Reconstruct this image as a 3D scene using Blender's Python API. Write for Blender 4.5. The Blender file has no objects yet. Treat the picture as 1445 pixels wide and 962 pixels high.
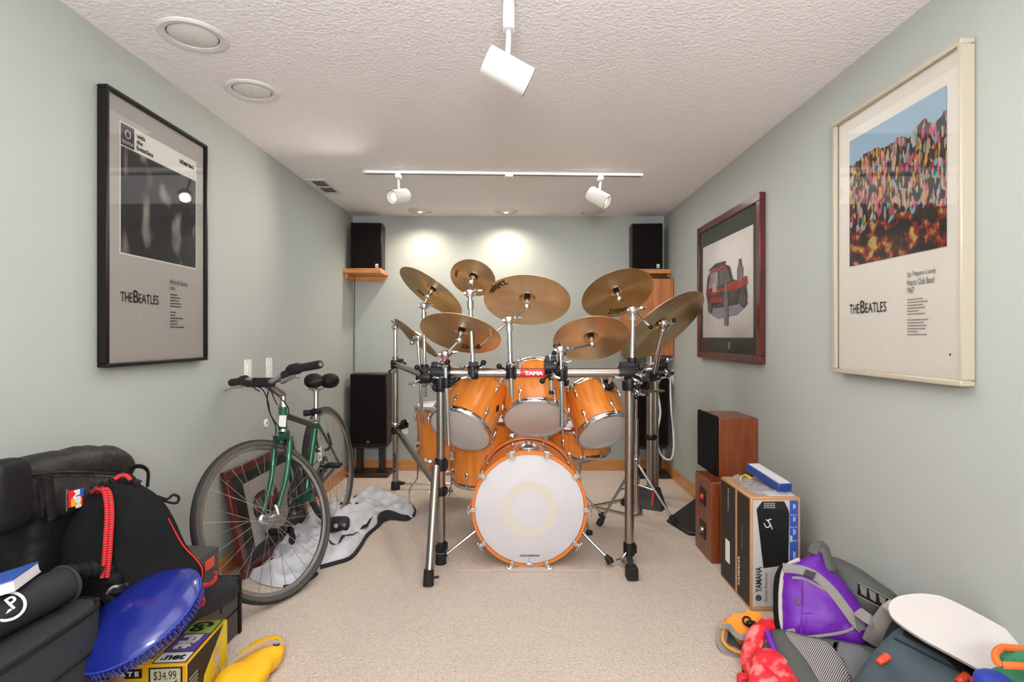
import bpy, math, random
from mathutils import Vector, Matrix, noise
from mathutils.geometry import delaunay_2d_cdt
C = bpy.context.scene.collection
R = math.radians
random.seed(7)
# ---------------------------------------------------------------- camera
F = 790.0; VX, VY, CH = 728.0, 475.0, 1.12
cd = bpy.data.cameras.new('camera'); cam = bpy.data.objects.new('camera', cd); C.objects.link(cam)
cam.location = (0, 0, CH); cam.rotation_euler = (R(90), 0, 0)
cd.sensor_width = 36; cd.lens = F/1445*36
cd.shift_x = -5.5/1445; cd.shift_y = -6/1445; cd.clip_start = .05
bpy.context.scene.camera = cam
# ---------------------------------------------------------------- room size
XL, XR, YB, YF, H = -1.369, 1.244, 4.702, -2.2, 2.13
# ---------------------------------------------------------------- light and exposure
sc = bpy.context.scene
sc.view_settings.view_transform = 'Standard'; sc.view_settings.look = 'None'
sc.view_settings.exposure = -1.06; sc.view_settings.gamma = 1
w = bpy.data.worlds.new('world'); sc.world = w; w.use_nodes = True
w.node_tree.nodes['Background'].inputs[0].default_value = (.9, .95, 1, 1)
w.node_tree.nodes['Background'].inputs[1].default_value = .6
def area(name, loc, rot, sx, sy, e, col):
    l = bpy.data.lights.new(name, 'AREA'); l.shape = 'RECTANGLE'; l.size = sx; l.size_y = sy; l.energy = e; l.color = col
    o = bpy.data.objects.new(name, l); C.objects.link(o); o.location = loc; o.rotation_euler = rot; return o
def spot(name, loc, target, e, ang, blend, rad, col):
    l = bpy.data.lights.new(name, 'SPOT'); l.energy = e; l.spot_size = R(ang); l.spot_blend = blend; l.shadow_soft_size = rad; l.color = col
    o = bpy.data.objects.new(name, l); C.objects.link(o); o.location = loc
    o.rotation_euler = (Vector(target)-Vector(loc)).to_track_quat('-Z', 'Y').to_euler(); return o
WARM = (1, .86, .68)
area('rear_fill', (0, YF+.06, 1.25), (R(90), 0, 0), 2.3, 1.5, 46, (.93, .97, 1))  # added fill light behind the camera, set in the added window
for y, e in ((-1.0, 20), (.9, 26), (2.3, 30), (3.75, 31)):   # added overhead fill, no fixtures hang at these spots
    area('overhead_fill', (-.05, y, H-.012), (0, 0, 0), 1.7, .9, e*.8, (1, .99, .985))
area('bounce_fill', (.0, -.7, 1.45), (R(180-50), 0, 0), .6, .6, 150, (1, .985, .98))  # added fill behind the camera, tilted up to brighten the ceiling
# ---------------------------------------------------------------- helpers
def V(*a): return Vector(a)
def P(px, py, d): return Vector(((px-VX)/F*d, d, CH-(py-VY)/F*d))
def G(px, py, z=0.0):
    d = (CH-z)*F/(py-VY); return P(px, py, d)
def onplane(px, py, p, n):
    o = V(0, 0, CH); r = P(px, py, 1)-o; return o+r*((p-o).dot(n)/r.dot(n))
def frame(o, z, xh=(1, 0, 0)):
    z = Vector(z).normalized(); x = Vector(xh); x = x-z*x.dot(z)
    if x.length < 1e-5: x = V(0, 1, 0)-z*z.y
    x.normalize(); y = z.cross(x)
    m = Matrix((x, y, z)).transposed().to_4x4(); m.translation = o; return m
def smooth(pts, n=6, closed=False):
    pts = [Vector(p) for p in pts]; k = len(pts); out = []
    rng = range(k if closed else k-1)
    for i in rng:
        if closed: a, b, c, d = pts[i-1], pts[i], pts[(i+1) % k], pts[(i+2) % k]
        else: a, b, c, d = pts[max(i-1, 0)], pts[i], pts[i+1], pts[min(i+2, k-1)]
        for j in range(n):
            t = j/n
            out.append(.5*((2*b)+(c-a)*t+(2*a-5*b+4*c-d)*t*t+(3*b-a-3*c+d)*t**3))
    if not closed: out.append(pts[-1])
    return out
class MB:
    def __init__(s): s.v = []; s.f = []
    def add(s, vs, fs, M=None):
        o = len(s.v)
        for p in vs:
            p = Vector(p); s.v.append(M @ p if M else p)
        for f in fs: s.f.append([i+o for i in f])
        return s
    def box(s, c, size, b=0.0, M=None):
        c = Vector(c); h = Vector(size)/2; b = min(b, min(h)*.98)
        sg = [(x, y, z) for x in (-1, 1) for y in (-1, 1) for z in (-1, 1)]
        if b <= 0:
            vs = [c+V(a[0]*h.x, a[1]*h.y, a[2]*h.z) for a in sg]
            return s.add(vs, [(0,1,3,2),(4,6,7,5),(0,4,5,1),(2,3,7,6),(0,2,6,4),(1,5,7,3)], M)
        vs = []; idx = {}
        for a in sg:
            for ax in range(3):
                q = [a[k]*(h[k]-(0 if k == ax else b)) for k in range(3)]
                idx[(a, ax)] = len(vs); vs.append(c+Vector(q))
        fs = []
        def face(ids):
            cen = sum((vs[i] for i in ids), V(0,0,0))/len(ids); n = cen-c
            n = Vector([(1 if n[k] > 0 else -1) if abs(n[k]) > 1e-9 else 0 for k in range(3)])
            # order by angle round the outward direction
            nn = (vs[ids[1]]-vs[ids[0]]).cross(vs[ids[2]]-vs[ids[0]])
            if nn.dot(cen-c) < 0: nn = -nn
            nn.normalize(); u = (vs[ids[0]]-cen).normalized(); w_ = nn.cross(u)
            fs.append(sorted(ids, key=lambda i: math.atan2((vs[i]-cen).dot(w_), (vs[i]-cen).dot(u))))
        for ax in range(3):
            for t in (-1, 1): face([idx[(a, ax)] for a in sg if a[ax] == t])
        for a1 in range(3):
            for a2 in range(a1+1, 3):
                for t1 in (-1, 1):
                    for t2 in (-1, 1):
                        cs = [a for a in sg if a[a1] == t1 and a[a2] == t2]
                        face([idx[(a, k)] for a in cs for k in (a1, a2)])
        for a in sg: face([idx[(a, k)] for k in range(3)])
        return s.add(vs, fs, M)
    def tube(s, pts, r, seg=10, closed=False, cap=True, M=None, flat=1.0, xh=None):
        pts = [Vector(p) for p in pts]; n = len(pts)
        rs = r if isinstance(r, (list, tuple)) else [r]*n
        T = []
        for i in range(n):
            a = pts[i-1] if (i > 0 or closed) else pts[i]; b = pts[(i+1) % n] if (i < n-1 or closed) else pts[i]
            t = (b-a); T.append(t.normalized() if t.length > 1e-9 else V(0, 0, 1))
        u = Vector(xh) if xh else (V(0, 0, 1) if abs(T[0].z) < .9 else V(1, 0, 0))
        u = (u-T[0]*u.dot(T[0])).normalized(); vs = []; fs = []
        for i in range(n):
            u = u-T[i]*u.dot(T[i]); u.normalize(); w_ = T[i].cross(u)
            for k in range(seg):
                a = 2*math.pi*k/seg
                vs.append(pts[i]+(u*math.cos(a)*flat+w_*math.sin(a))*rs[i])
        for i in range(n if closed else n-1):
            for k in range(seg):
                j = (i+1) % n; k2 = (k+1) % seg
                fs.append((i*seg+k, i*seg+k2, j*seg+k2, j*seg+k))
        if cap and not closed:
            fs.append(tuple(range(seg))[::-1]); fs.append(tuple((n-1)*seg+k for k in range(seg)))
        return s.add(vs, fs, M)
    def cyl(s, a, b, r0, r1=None, seg=16, M=None):
        return s.tube([a, b], [r0, r0 if r1 is None else r1], seg, M=M)
    def lathe(s, prof, seg=32, M=None, closed=False):
        vs = []; fs = []; n = len(prof); ring = []
        for (r, z) in prof:
            if r < 1e-6: ring.append([len(vs)]); vs.append(V(0, 0, z))
            else:
                ring.append(list(range(len(vs), len(vs)+seg)))
                vs += [V(r*math.cos(2*math.pi*k/seg), r*math.sin(2*math.pi*k/seg), z) for k in range(seg)]
        for i in range(n if closed else n-1):
            a, b = ring[i], ring[(i+1) % n]
            for k in range(seg):
                k2 = (k+1) % seg
                if len(a) == 1 and len(b) == 1: continue
                if len(a) == 1: fs.append((a[0], b[k2], b[k]))
                elif len(b) == 1: fs.append((a[k], a[k2], b[0]))
                else: fs.append((a[k], a[k2], b[k2], b[k]))
        return s.add(vs, fs, M)
    def torus(s, c, n, Rr, r, sR=40, sr=8):
        M = frame(Vector(c), n)
        return s.tube([M @ V(Rr*math.cos(2*math.pi*k/sR), Rr*math.sin(2*math.pi*k/sR), 0) for k in range(sR)], r, sr, closed=True)
    def blob(s, c, rad, e=2.6, nu=32, nv=18, amp=0.0, sc_=4.0, M=None):
        c = Vector(c); vs = []; fs = []
        def sp(x): return math.copysign(abs(x)**(2/e), x)
        for j in range(nv+1):
            ph = -math.pi/2+math.pi*j/nv
            for i in range(nu):
                th = 2*math.pi*i/nu
                p = V(rad[0]*sp(math.cos(ph))*sp(math.cos(th)), rad[1]*sp(math.cos(ph))*sp(math.sin(th)), rad[2]*sp(math.sin(ph)))
                if amp:
                    q = p*sc_+c*3; p = p*(1+amp*noise.noise(q)+amp*.5*noise.noise(q*2.3))
                vs.append(c+p)
        for j in range(nv):
            for i in range(nu):
                i2 = (i+1) % nu; fs.append((j*nu+i, j*nu+i2, (j+1)*nu+i2, (j+1)*nu+i))
        return s.add(vs, fs, M)
    def prism(s, pts, n, t):
        """planar outline (3D points, in order) given a thickness t against n"""
        pts = [Vector(p) for p in pts]; n = Vector(n).normalized(); k = len(pts)
        a = sum(((pts[i]).cross(pts[(i+1) % k]) for i in range(k)), V(0,0,0))
        if a.dot(n) < 0: pts = pts[::-1]
        vs = pts+[p-n*t for p in pts]
        fs = [tuple(range(k)), tuple(range(2*k-1, k-1, -1))]+[(i, i+k, (i+1) % k+k, (i+1) % k) for i in range(k)]
        return s.add(vs, fs)
    def pillow(s, pts, n, top, bot, wd, res=.02, amp=0.0, fr=12.0, hf=None):
        """closed outline filled and swollen: top/bot thickness reached wd inside the edge"""
        pts = [Vector(p) for p in pts]; n = Vector(n).normalized(); c = sum(pts, V(0,0,0))/len(pts)
        M = frame(c, n); Mi = M.inverted(); q = [Mi @ p for p in pts]; out = []; oz = []
        for i in range(len(q)):
            a, b = q[i], q[(i+1) % len(q)]; m = max(1, int((b-a).length/res))
            for j in range(m): p_ = a.lerp(b, j/m); out.append(Vector((p_.x, p_.y))); oz.append(p_.z)
        k = len(out)
        ar = sum(out[i].x*out[(i+1) % k].y-out[(i+1) % k].x*out[i].y for i in range(k))
        if ar < 0: out.reverse(); oz.reverse()
        def dist(p):
            best = 9; ins = False
            for i in range(k):
                a, b = out[i], out[(i+1) % k]; ab = b-a; t = max(0, min(1, (p-a).dot(ab)/max(ab.length_squared, 1e-12)))
                best = min(best, (p-a-ab*t).length)
                if (a.y > p.y) != (b.y > p.y) and p.x < (b.x-a.x)*(p.y-a.y)/(b.y-a.y)+a.x: ins = not ins
            return best if ins else -best
        inner = []; x0 = min(p.x for p in out); x1 = max(p.x for p in out); y0 = min(p.y for p in out); y1 = max(p.y for p in out)
        yy = y0+res*.5; row = 0
        while yy < y1:
            xx = x0+(res*.5 if row % 2 else res)
            while xx < x1:
                p = Vector((xx, yy)); d = dist(p)
                if d > res*.45: inner.append((p, d))
                xx += res
            yy += res*.87; row += 1
        vv = out+[p for p, d in inner]
        r = delaunay_2d_cdt(vv, [(i, (i+1) % k) for i in range(k)], [], 1, 1e-5)
        nv, nf = r[0], r[2]; orig = r[3]; vs = []; N = len(nv); info = []
        for i in range(N):
            p = nv[i]; o = orig[i]; bd = any(j < k for j in o)
            d = 0 if bd else dist(Vector(p)); t = min(1, max(d, 0)/wd); pr = math.sqrt(max(0, 1-(1-t)**2))
            zb = oz[[j for j in o if j < k][0]] if bd else 0
            wp = M @ V(p.x, p.y, 0); nz = amp*(noise.noise(wp*fr)+.5*noise.noise(wp*fr*2.2)) if amp else 0
            if hf and not bd: nz += hf(wp)
            vs.append(M @ V(p.x, p.y, zb+pr*(top+nz))); info.append((p, pr, bd, zb, nz))
        low = {}
        for i, (p, pr, bd, zb, nz) in enumerate(info):
            if bd: low[i] = i
            else:
                low[i] = len(vs); vs.append(M @ V(p.x, p.y, zb-pr*bot+(pr*nz*.3)))
        fs = [tuple(f) for f in nf]+[tuple(low[i] for i in reversed(f)) for f in nf]
        return s.add(vs, fs)
    def mesh(s, name, ang=38):
        me = bpy.data.meshes.new(name); me.from_pydata([tuple(p) for p in s.v], [], s.f)
        me.validate(); me.polygons.foreach_set('use_smooth', [True]*len(me.polygons)); me.set_sharp_from_angle(angle=R(ang)); me.update(); return me
class Thing:
    def __init__(s, name, label, cat, M=None, group=None):
        s.M = M if isinstance(M, Matrix) else Matrix.Translation(M if M is not None else (0, 0, 0)); s.Mi = s.M.inverted()
        s.o = bpy.data.objects.new(name, None); C.objects.link(s.o); s.o.matrix_world = s.M; s.o.empty_display_size = .05
        s.o['label'] = label; s.o['category'] = cat
        if group: s.o['group'] = group
    def part(s, name, mb, m, parent=None, world=True, label=None, stuff=False, ang=38):
        """a mesh part; world=True when its points are in room coordinates. parent must be a direct part of this thing"""
        if world: mb.v = [s.Mi @ p for p in mb.v]
        o = bpy.data.objects.new(name, mb.mesh(name, ang)); C.objects.link(o); o.data.materials.append(m); o.parent = parent or s.o
        if label: o['label'] = label
        if stuff: o['kind'] = 'stuff'
        return o
    def inst(s, name, me, M, parent=None, world=False):
        o = bpy.data.objects.new(name, me); C.objects.link(o); o.parent = parent or s.o
        o.matrix_local = (s.Mi @ M) if world else M; return o
def solo(name, label, cat, mb, m, group=None, stuff=False, ang=38):
    c = V(0, 0, 0)
    lo = Vector([min(p[k] for p in mb.v) for k in range(3)]); hi = Vector([max(p[k] for p in mb.v) for k in range(3)])
    c = (lo+hi)/2; c.z = lo.z; mb.v = [p-c for p in mb.v]
    o = bpy.data.objects.new(name, mb.mesh(name, ang)); C.objects.link(o); o.location = c; o.data.materials.append(m)
    o['label'] = label; o['category'] = cat
    if group: o['group'] = group
    if stuff: o['kind'] = 'stuff'
    return o
def struct(name, mb, m, parent=None):
    o = bpy.data.objects.new(name, mb.mesh(name)); C.objects.link(o); o.data.materials.append(m); o['kind'] = 'structure'
    if parent: o.parent = parent
    return o
def copy_tree(o, parent=None):
    c = o.copy(); C.objects.link(c)
    if parent is not None: c.parent = parent
    for ch in list(o.children): copy_tree(ch, c)
    return c
# lettering: returns an MB in the plane spanned by right / up, starting at o
_fc = {}
def glyphs(body, bold=0.0):
    if (body, bold) in _fc: return _fc[(body, bold)]
    cu = bpy.data.curves.new('t', 'FONT'); cu.body = body; cu.size = 1; cu.extrude = 0; cu.offset = bold; cu.resolution_u = 3; cu.space_line = .85
    ob = bpy.data.objects.new('t', cu); C.objects.link(ob); bpy.context.view_layer.update()
    me = bpy.data.meshes.new_from_object(ob.evaluated_get(bpy.context.evaluated_depsgraph_get()))
    vs = [v.co.copy() for v in me.vertices]; fs = [tuple(p.vertices) for p in me.polygons]
    bpy.data.objects.remove(ob); bpy.data.curves.remove(cu); bpy.data.meshes.remove(me)
    _fc[(body, bold)] = (vs, fs); return vs, fs
def text(body, o, right, up, width=None, height=None, bold=0.0, mb=None, arc=None, lift=0.0):
    vs, fs = glyphs(body, bold); mb = mb or MB()
    if not vs: return mb
    x0 = min(v.x for v in vs); x1 = max(v.x for v in vs); y0 = min(v.y for v in vs); y1 = max(v.y for v in vs)
    sx = width/(x1-x0) if width else None; sy = height/(y1-y0) if height else None
    sx = sx or sy; sy = sy or sx
    right = Vector(right).normalized(); up = Vector(up).normalized(); n = right.cross(up); o = Vector(o)+n*lift
    out = []
    for v in vs: out.append(o+right*((v.x-x0)*sx)+up*((v.y-y0)*sy))
    return mb.add(out, fs)
# ---------------------------------------------------------------- materials
def lin(c):
    return tuple(((x/255)/12.92 if x/255 <= .04045 else ((x/255+.055)/1.055)**2.4) for x in c)+(1,)
def mat(name, col, rough=.5, metal=0.0, col2=None, ns=20.0, nsc=(1, 1, 1), bump=0.0, bs=200.0, bd=.002, spec=.5, coat=0.0, det=3.0, lo=.35, hi=.65, **kw):
    m = bpy.data.materials.new(name); m.use_nodes = True; nt = m.node_tree; b = nt.nodes['Principled BSDF']
    b.inputs['Base Color'].default_value = lin(col); b.inputs['Roughness'].default_value = rough; b.inputs['Metallic'].default_value = metal
    b.inputs['Specular IOR Level'].default_value = spec; b.inputs['Coat Weight'].default_value = coat; b.inputs['Coat Roughness'].default_value = .08
    for k, v in kw.items(): b.inputs[k.replace('_', ' ')].default_value = v
    if col2 or bump: tc = nt.nodes.new('ShaderNodeTexCoord')
    if col2:
        mp = nt.nodes.new('ShaderNodeMapping'); mp.inputs['Scale'].default_value = nsc; nt.links.new(tc.outputs['Object'], mp.inputs['Vector'])
        nz = nt.nodes.new('ShaderNodeTexNoise'); nz.inputs['Scale'].default_value = ns; nz.inputs['Detail'].default_value = det; nt.links.new(mp.outputs[0], nz.inputs['Vector'])
        rp = nt.nodes.new('ShaderNodeValToRGB'); rp.color_ramp.elements[0].position = lo; rp.color_ramp.elements[1].position = hi
        rp.color_ramp.elements[0].color = lin(col); rp.color_ramp.elements[1].color = lin(col2)
        nt.links.new(nz.outputs['Fac'], rp.inputs['Fac']); nt.links.new(rp.outputs['Color'], b.inputs['Base Color'])
    if bump:
        nb = nt.nodes.new('ShaderNodeTexNoise'); nb.inputs['Scale'].default_value = bs; nb.inputs['Detail'].default_value = 2; nt.links.new(tc.outputs['Object'], nb.inputs['Vector'])
        bp = nt.nodes.new('ShaderNodeBump'); bp.inputs['Strength'].default_value = bump; bp.inputs['Distance'].default_value = bd
        nt.links.new(nb.outputs['Fac'], bp.inputs['Height']); nt.links.new(bp.outputs['Normal'], b.inputs['Normal'])
    return m
M = {}
M['wall'] = mat('wall_paint', (172, 177, 172), .75, bump=.12, bs=160, col2=(169, 174, 169), ns=1.2)
M['ceiling'] = mat('ceiling_texture', (238, 233, 234), .9, bump=.6, bs=80, bd=.008)
M['white_metal'] = mat('white_enamel', (214, 211, 208), .35)
M['plate'] = mat('white_plastic', (236, 233, 226), .4)
M['oak'] = mat('oak_trim', (196, 128, 68), .4, col2=(212, 148, 88), ns=9, nsc=(1, 1, 8), coat=.2)
M['chrome'] = mat('chrome', (218, 218, 220), .14, 1.0)
M['dull_chrome'] = mat('dull_chrome', (150, 148, 146), .42, 1.0)
M['steel'] = mat('brushed_steel', (168, 162, 154), .3, 1.0, bump=.05, bs=400)
M['black_plastic'] = mat('black_plastic', (16, 16, 18), .45, spec=.4)
M['rubber'] = mat('black_rubber', (20, 20, 20), .7)
M['maple'] = mat('amber_maple_lacquer', (226, 126, 36), .28, col2=(240, 148, 60), ns=7, nsc=(6, 6, .7), coat=.5)
M['hoop_wood'] = mat('amber_hoop', (228, 124, 40), .3, coat=.4)
M['head'] = mat('coated_drum_head', (214, 211, 215), .6, col2=(208, 205, 210), ns=3)
M['head_ring'] = mat('drum_head_ring', (213, 207, 196), .6)
M['head_clear'] = mat('grey_drum_head', (212, 208, 204), .3, col2=(202, 198, 193), ns=5)
M['black_ink'] = mat('black_ink', (18, 18, 18), .6)
M['grey_ink'] = mat('grey_ink', (88, 84, 80), .7)
M['pale_ink'] = mat('pale_ink', (160, 155, 150), .7)
M['white_ink'] = mat('white_ink', (232, 232, 230), .6)
M['red_badge'] = mat('red_badge', (214, 40, 34), .4)
M['pink'] = mat('pink_collar', (214, 70, 110), .5)
M['spk_black'] = mat('speaker_cloth', (17, 9, 9), .85, spec=.2, bump=.3, bs=900, bd=.001)
M['spk_case'] = mat('dark_walnut', (52, 30, 26), .45, col2=(38, 22, 20), ns=10, nsc=(1, 1, .1))
M['black_case'] = mat('black_case', (26, 26, 28), .5)
M['cherry'] = mat('cherry_veneer', (134, 68, 32), .35, col2=(110, 50, 22), ns=6, nsc=(6, 6, .6), coat=.15)
M['plywood'] = mat('oak_veneer', (196, 126, 74), .45, col2=(172, 100, 52), ns=7, nsc=(5, 5, .5))
M['grille'] = mat('black_grille', (12, 13, 19), .8, spec=.2, bump=.3, bs=800, bd=.001)
M['frame_black'] = mat('black_frame', (16, 15, 15), .4, spec=.35)
M['frame_cream'] = mat('cream_frame', (180, 171, 153), .4, coat=.2)
M['frame_red'] = mat('oxblood_frame', (96, 28, 26), .3, col2=(74, 24, 22), ns=8, coat=.4)
M['poster_grey'] = mat('grey_paper', (192, 187, 181), .7)
M['poster_white'] = mat('white_paper', (242, 238, 230), .7)
M['matboard'] = mat('green_black_mat', (62, 66, 60), .8)
M['print_paper'] = mat('print_paper', (226, 221, 219), .7, col2=(210, 205, 205), ns=2.5)
M['print_red'] = mat('print_red', (196, 62, 48), .7, col2=(150, 50, 44), ns=14)
M['print_grey'] = mat('print_grey', (120, 116, 116), .7, col2=(84, 82, 84), ns=16)
M['print_dark'] = mat('print_dark', (58, 54, 56), .7, col2=(84, 78, 78), ns=16)
M['print_pale'] = mat('print_pale', (168, 162, 160), .7, col2=(140, 134, 134), ns=12)
M['print_shadow'] = mat('print_wash', (150, 146, 160), .7)
M['bike_green'] = mat('green_metal_paint', (10, 96, 66), .25, metal=.35, coat=.6)
M['bike_dark'] = mat('dark_grey_paint', (52, 52, 48), .35)
M['tyre'] = mat('tyre_rubber', (44, 42, 41), .75, bump=.3, bs=300)
M['tyre_wall'] = mat('tyre_sidewall', (82, 78, 74), .7)
M['alu'] = mat('aluminium', (196, 196, 198), .28, 1.0)
M['jacket'] = mat('white_jacket_cloth', (214, 216, 222), .75, col2=(198, 200, 208), ns=9, bump=.25, bs=60, bd=.004)
M['jacket_black'] = mat('black_jacket_cloth', (30, 30, 34), .8)
M['nylon'] = mat('black_nylon', (17, 16, 17), .62, spec=.3, bump=.5, bs=26, bd=.012)
M['nylon_grey'] = mat('charcoal_nylon', (40, 38, 38), .5, spec=.35, bump=.6, bs=22, bd=.016, col2=(30, 28, 28), ns=6)
M['neoprene'] = mat('dark_grey_case_cloth', (48, 48, 51), .8, spec=.25, bump=.15, bs=500, bd=.001)
M['neoprene_dark'] = mat('charcoal_roll_cloth', (36, 38, 42), .7, spec=.3)
M['dark_mesh'] = mat('soft_black_cloth', (19, 19, 20), .9, spec=.2, bump=.25, bs=700, bd=.001)
M['box_grey'] = mat('grey_box_board', (76, 74, 72), .7)
M['orange_tag'] = mat('orange_tag', (226, 88, 50), .6)
M['blue_rubber'] = mat('blue_gloss_rubber', (26, 38, 124), .22, coat=.3)
M['yellow_card'] = mat('yellow_card', (238, 178, 34), .4)
M['lemon_card'] = mat('lemon_card', (226, 204, 40), .4, col2=(214, 186, 36), ns=14)
M['green_card'] = mat('lime_card', (166, 196, 82), .45)
M['purple_card'] = mat('purple_card', (108, 74, 160), .45)
M['photo_card'] = mat('photo_card', (150, 84, 40), .45, col2=(60, 36, 26), ns=50)
M['tan_card'] = mat('skin_toned_card', (206, 160, 124), .5)
M['cream_card'] = mat('cream_card', (204, 200, 170), .5)
M['grey_card'] = mat('grey_card', (186, 182, 178), .5)
M['yellow_cloth'] = mat('yellow_cloth', (246, 190, 20), .65, bump=.2, bs=40, bd=.004)
M['grey_web'] = mat('grey_webbing', (140, 134, 130), .8, bump=.3, bs=300, bd=.001)
M['light_web'] = mat('pale_grey_webbing', (188, 180, 174), .8)
M['card'] = mat('brown_cardboard', (198, 150, 104), .75, col2=(188, 140, 94), ns=5)
M['card_black'] = mat('black_printed_card', (42, 34, 30), .6)
M['card_silver'] = mat('silver_printed_card', (196, 194, 194), .5)
M['print_blue'] = mat('blue_printed_card', (50, 88, 172), .5)
M['receiver'] = mat('receiver_print', (20, 20, 22), .45)
M['receiver_face'] = mat('receiver_front_print', (34, 34, 36), .45)
M['bag_plastic'] = mat('clear_plastic_film', (232, 230, 236), .18, bump=.6, bs=30, bd=.02, Transmission_Weight=.75, IOR=1.15)
M['yellow_plastic'] = mat('yellow_plastic', (232, 226, 60), .4)
M['blue_plastic'] = mat('blue_plastic', (30, 66, 140), .4)
M['pale_paper'] = mat('pale_paper', (214, 212, 216), .7)
M['purple'] = mat('purple_nylon', (106, 16, 164), .5, col2=(92, 12, 146), ns=7, bump=.3, bs=35, bd=.006)
M['pack_grey'] = mat('olive_grey_nylon', (76, 78, 74), .6, bump=.25, bs=40, bd=.005)
M['felt_grey'] = mat('grey_felt', (104, 104, 108), .9, bump=.3, bs=400, bd=.001)
M['orange_cloth'] = mat('orange_cloth', (240, 150, 36), .65, bump=.2, bs=50, bd=.004)
M['red_cloth'] = mat('red_swirl_cloth', (222, 30, 44), .6, col2=(236, 132, 130), ns=22, lo=.48, hi=.62, bump=.4, bs=45, bd=.01)
M['orange_plastic'] = mat('orange_plastic', (240, 74, 30), .4)
M['board'] = mat('white_board', (204, 198, 193), .6, col2=(196, 189, 186), ns=4)
M['slate'] = mat('slate_cloth', (58, 72, 80), .65, bump=.2, bs=60, bd=.004, col2=(48, 62, 70), ns=8)
M['green_cloth'] = mat('green_cloth', (46, 120, 84), .7, bump=.2, bs=60, bd=.004)
M['orange_trim'] = mat('orange_binding', (214, 108, 40), .7)
M['blue_cloth'] = mat('blue_cloth', (40, 62, 168), .6)
M['magenta'] = mat('magenta_cloth', (156, 30, 84), .7)
M['white_cable'] = mat('white_cable', (214, 212, 208), .5)
M['dark_hole'] = mat('dark_void', (12, 12, 12), .9)
M['felt_red'] = mat('red_label', (224, 36, 54), .6)
def bulb(name, col, e):
    m = bpy.data.materials.new(name); m.use_nodes = True; b = m.node_tree.nodes['Principled BSDF']
    b.inputs['Emission Color'].default_value = col; b.inputs['Emission Strength'].default_value = e; return m
M['bulb'] = bulb('lit_bulb', (1, .84, .66, 1), 2.6)
def carpet():
    m = mat('berber_carpet', (207, 188, 170), .95); nt = m.node_tree; b = nt.nodes['Principled BSDF']
    tc = nt.nodes.new('ShaderNodeTexCoord'); mp = nt.nodes.new('ShaderNodeMapping'); mp.inputs['Scale'].default_value = (1, .8, 1); mp.inputs['Rotation'].default_value = (0, 0, .15)
    nt.links.new(tc.outputs['Object'], mp.inputs[0])
    vo = nt.nodes.new('ShaderNodeTexVoronoi'); vo.inputs['Scale'].default_value = 110; vo.inputs['Randomness'].default_value = .75; nt.links.new(mp.outputs[0], vo.inputs['Vector'])
    nz = nt.nodes.new('ShaderNodeTexNoise'); nz.inputs['Scale'].default_value = 3; nz.inputs['Detail'].default_value = 4; nt.links.new(tc.outputs['Object'], nz.inputs['Vector'])
    r1 = nt.nodes.new('ShaderNodeValToRGB'); r1.color_ramp.elements[0].color = lin((212, 198, 185)); r1.color_ramp.elements[1].color = lin((196, 181, 168)); r1.color_ramp.elements[0].position = .2; r1.color_ramp.elements[1].position = .75
    nt.links.new(vo.outputs['Distance'], r1.inputs[0])
    mx = nt.nodes.new('ShaderNodeMixRGB'); mx.blend_type = 'MULTIPLY'; mx.inputs[0].default_value = .18
    r2 = nt.nodes.new('ShaderNodeValToRGB'); r2.color_ramp.elements[0].color = (.78, .76, .74, 1); r2.color_ramp.elements[0].position = .3; r2.color_ramp.elements[1].position = .65
    nt.links.new(nz.outputs[0], r2.inputs[0]); nt.links.new(r1.outputs[0], mx.inputs[1]); nt.links.new(r2.outputs[0], mx.inputs[2]); nt.links.new(mx.outputs[0], b.inputs['Base Color'])
    bp = nt.nodes.new('ShaderNodeBump'); bp.inputs['Strength'].default_value = .6; bp.inputs['Distance'].default_value = .006; bp.invert = True
    nt.links.new(vo.outputs['Distance'], bp.inputs['Height']); nt.links.new(bp.outputs[0], b.inputs['Normal']); return m
M['carpet'] = carpet()
def cymbal_mat():
    m = mat('cast_bronze', (176, 142, 98), .36, 1.0); nt = m.node_tree; b = nt.nodes['Principled BSDF']
    tg = nt.nodes.new('ShaderNodeTangent'); tg.direction_type = 'RADIAL'; tg.axis = 'Z'
    b.inputs['Anisotropic'].default_value = .75; b.inputs['Anisotropic Rotation'].default_value = .25 if False else 0
    nt.links.new(tg.outputs[0], b.inputs['Tangent'])
    tc = nt.nodes.new('ShaderNodeTexCoord'); vm = nt.nodes.new('ShaderNodeVectorMath'); vm.operation = 'LENGTH'; nt.links.new(tc.outputs['Object'], vm.inputs[0])
    nz = nt.nodes.new('ShaderNodeTexNoise'); nz.noise_dimensions = '1D'; nz.inputs['Scale'].default_value = 260; nz.inputs['Detail'].default_value = 2; nt.links.new(vm.outputs['Value'], nz.inputs['W'])
    bp = nt.nodes.new('ShaderNodeBump'); bp.inputs['Strength'].default_value = .12; bp.inputs['Distance'].default_value = .001; nt.links.new(nz.outputs[0], bp.inputs['Height']); nt.links.new(bp.outputs[0], b.inputs['Normal'])
    n2 = nt.nodes.new('ShaderNodeTexNoise'); n2.inputs['Scale'].default_value = 5; nt.links.new(tc.outputs['Object'], n2.inputs[0])
    rp = nt.nodes.new('ShaderNodeValToRGB'); rp.color_ramp.elements[0].color = lin((200, 166, 120)); rp.color_ramp.elements[1].color = lin((222, 196, 156)); rp.color_ramp.elements[0].position = .3; rp.color_ramp.elements[1].position = .7
    nt.links.new(n2.outputs[0], rp.inputs[0]); nt.links.new(rp.outputs[0], b.inputs['Base Color']); return m
M['bronze'] = cymbal_mat()
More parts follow.
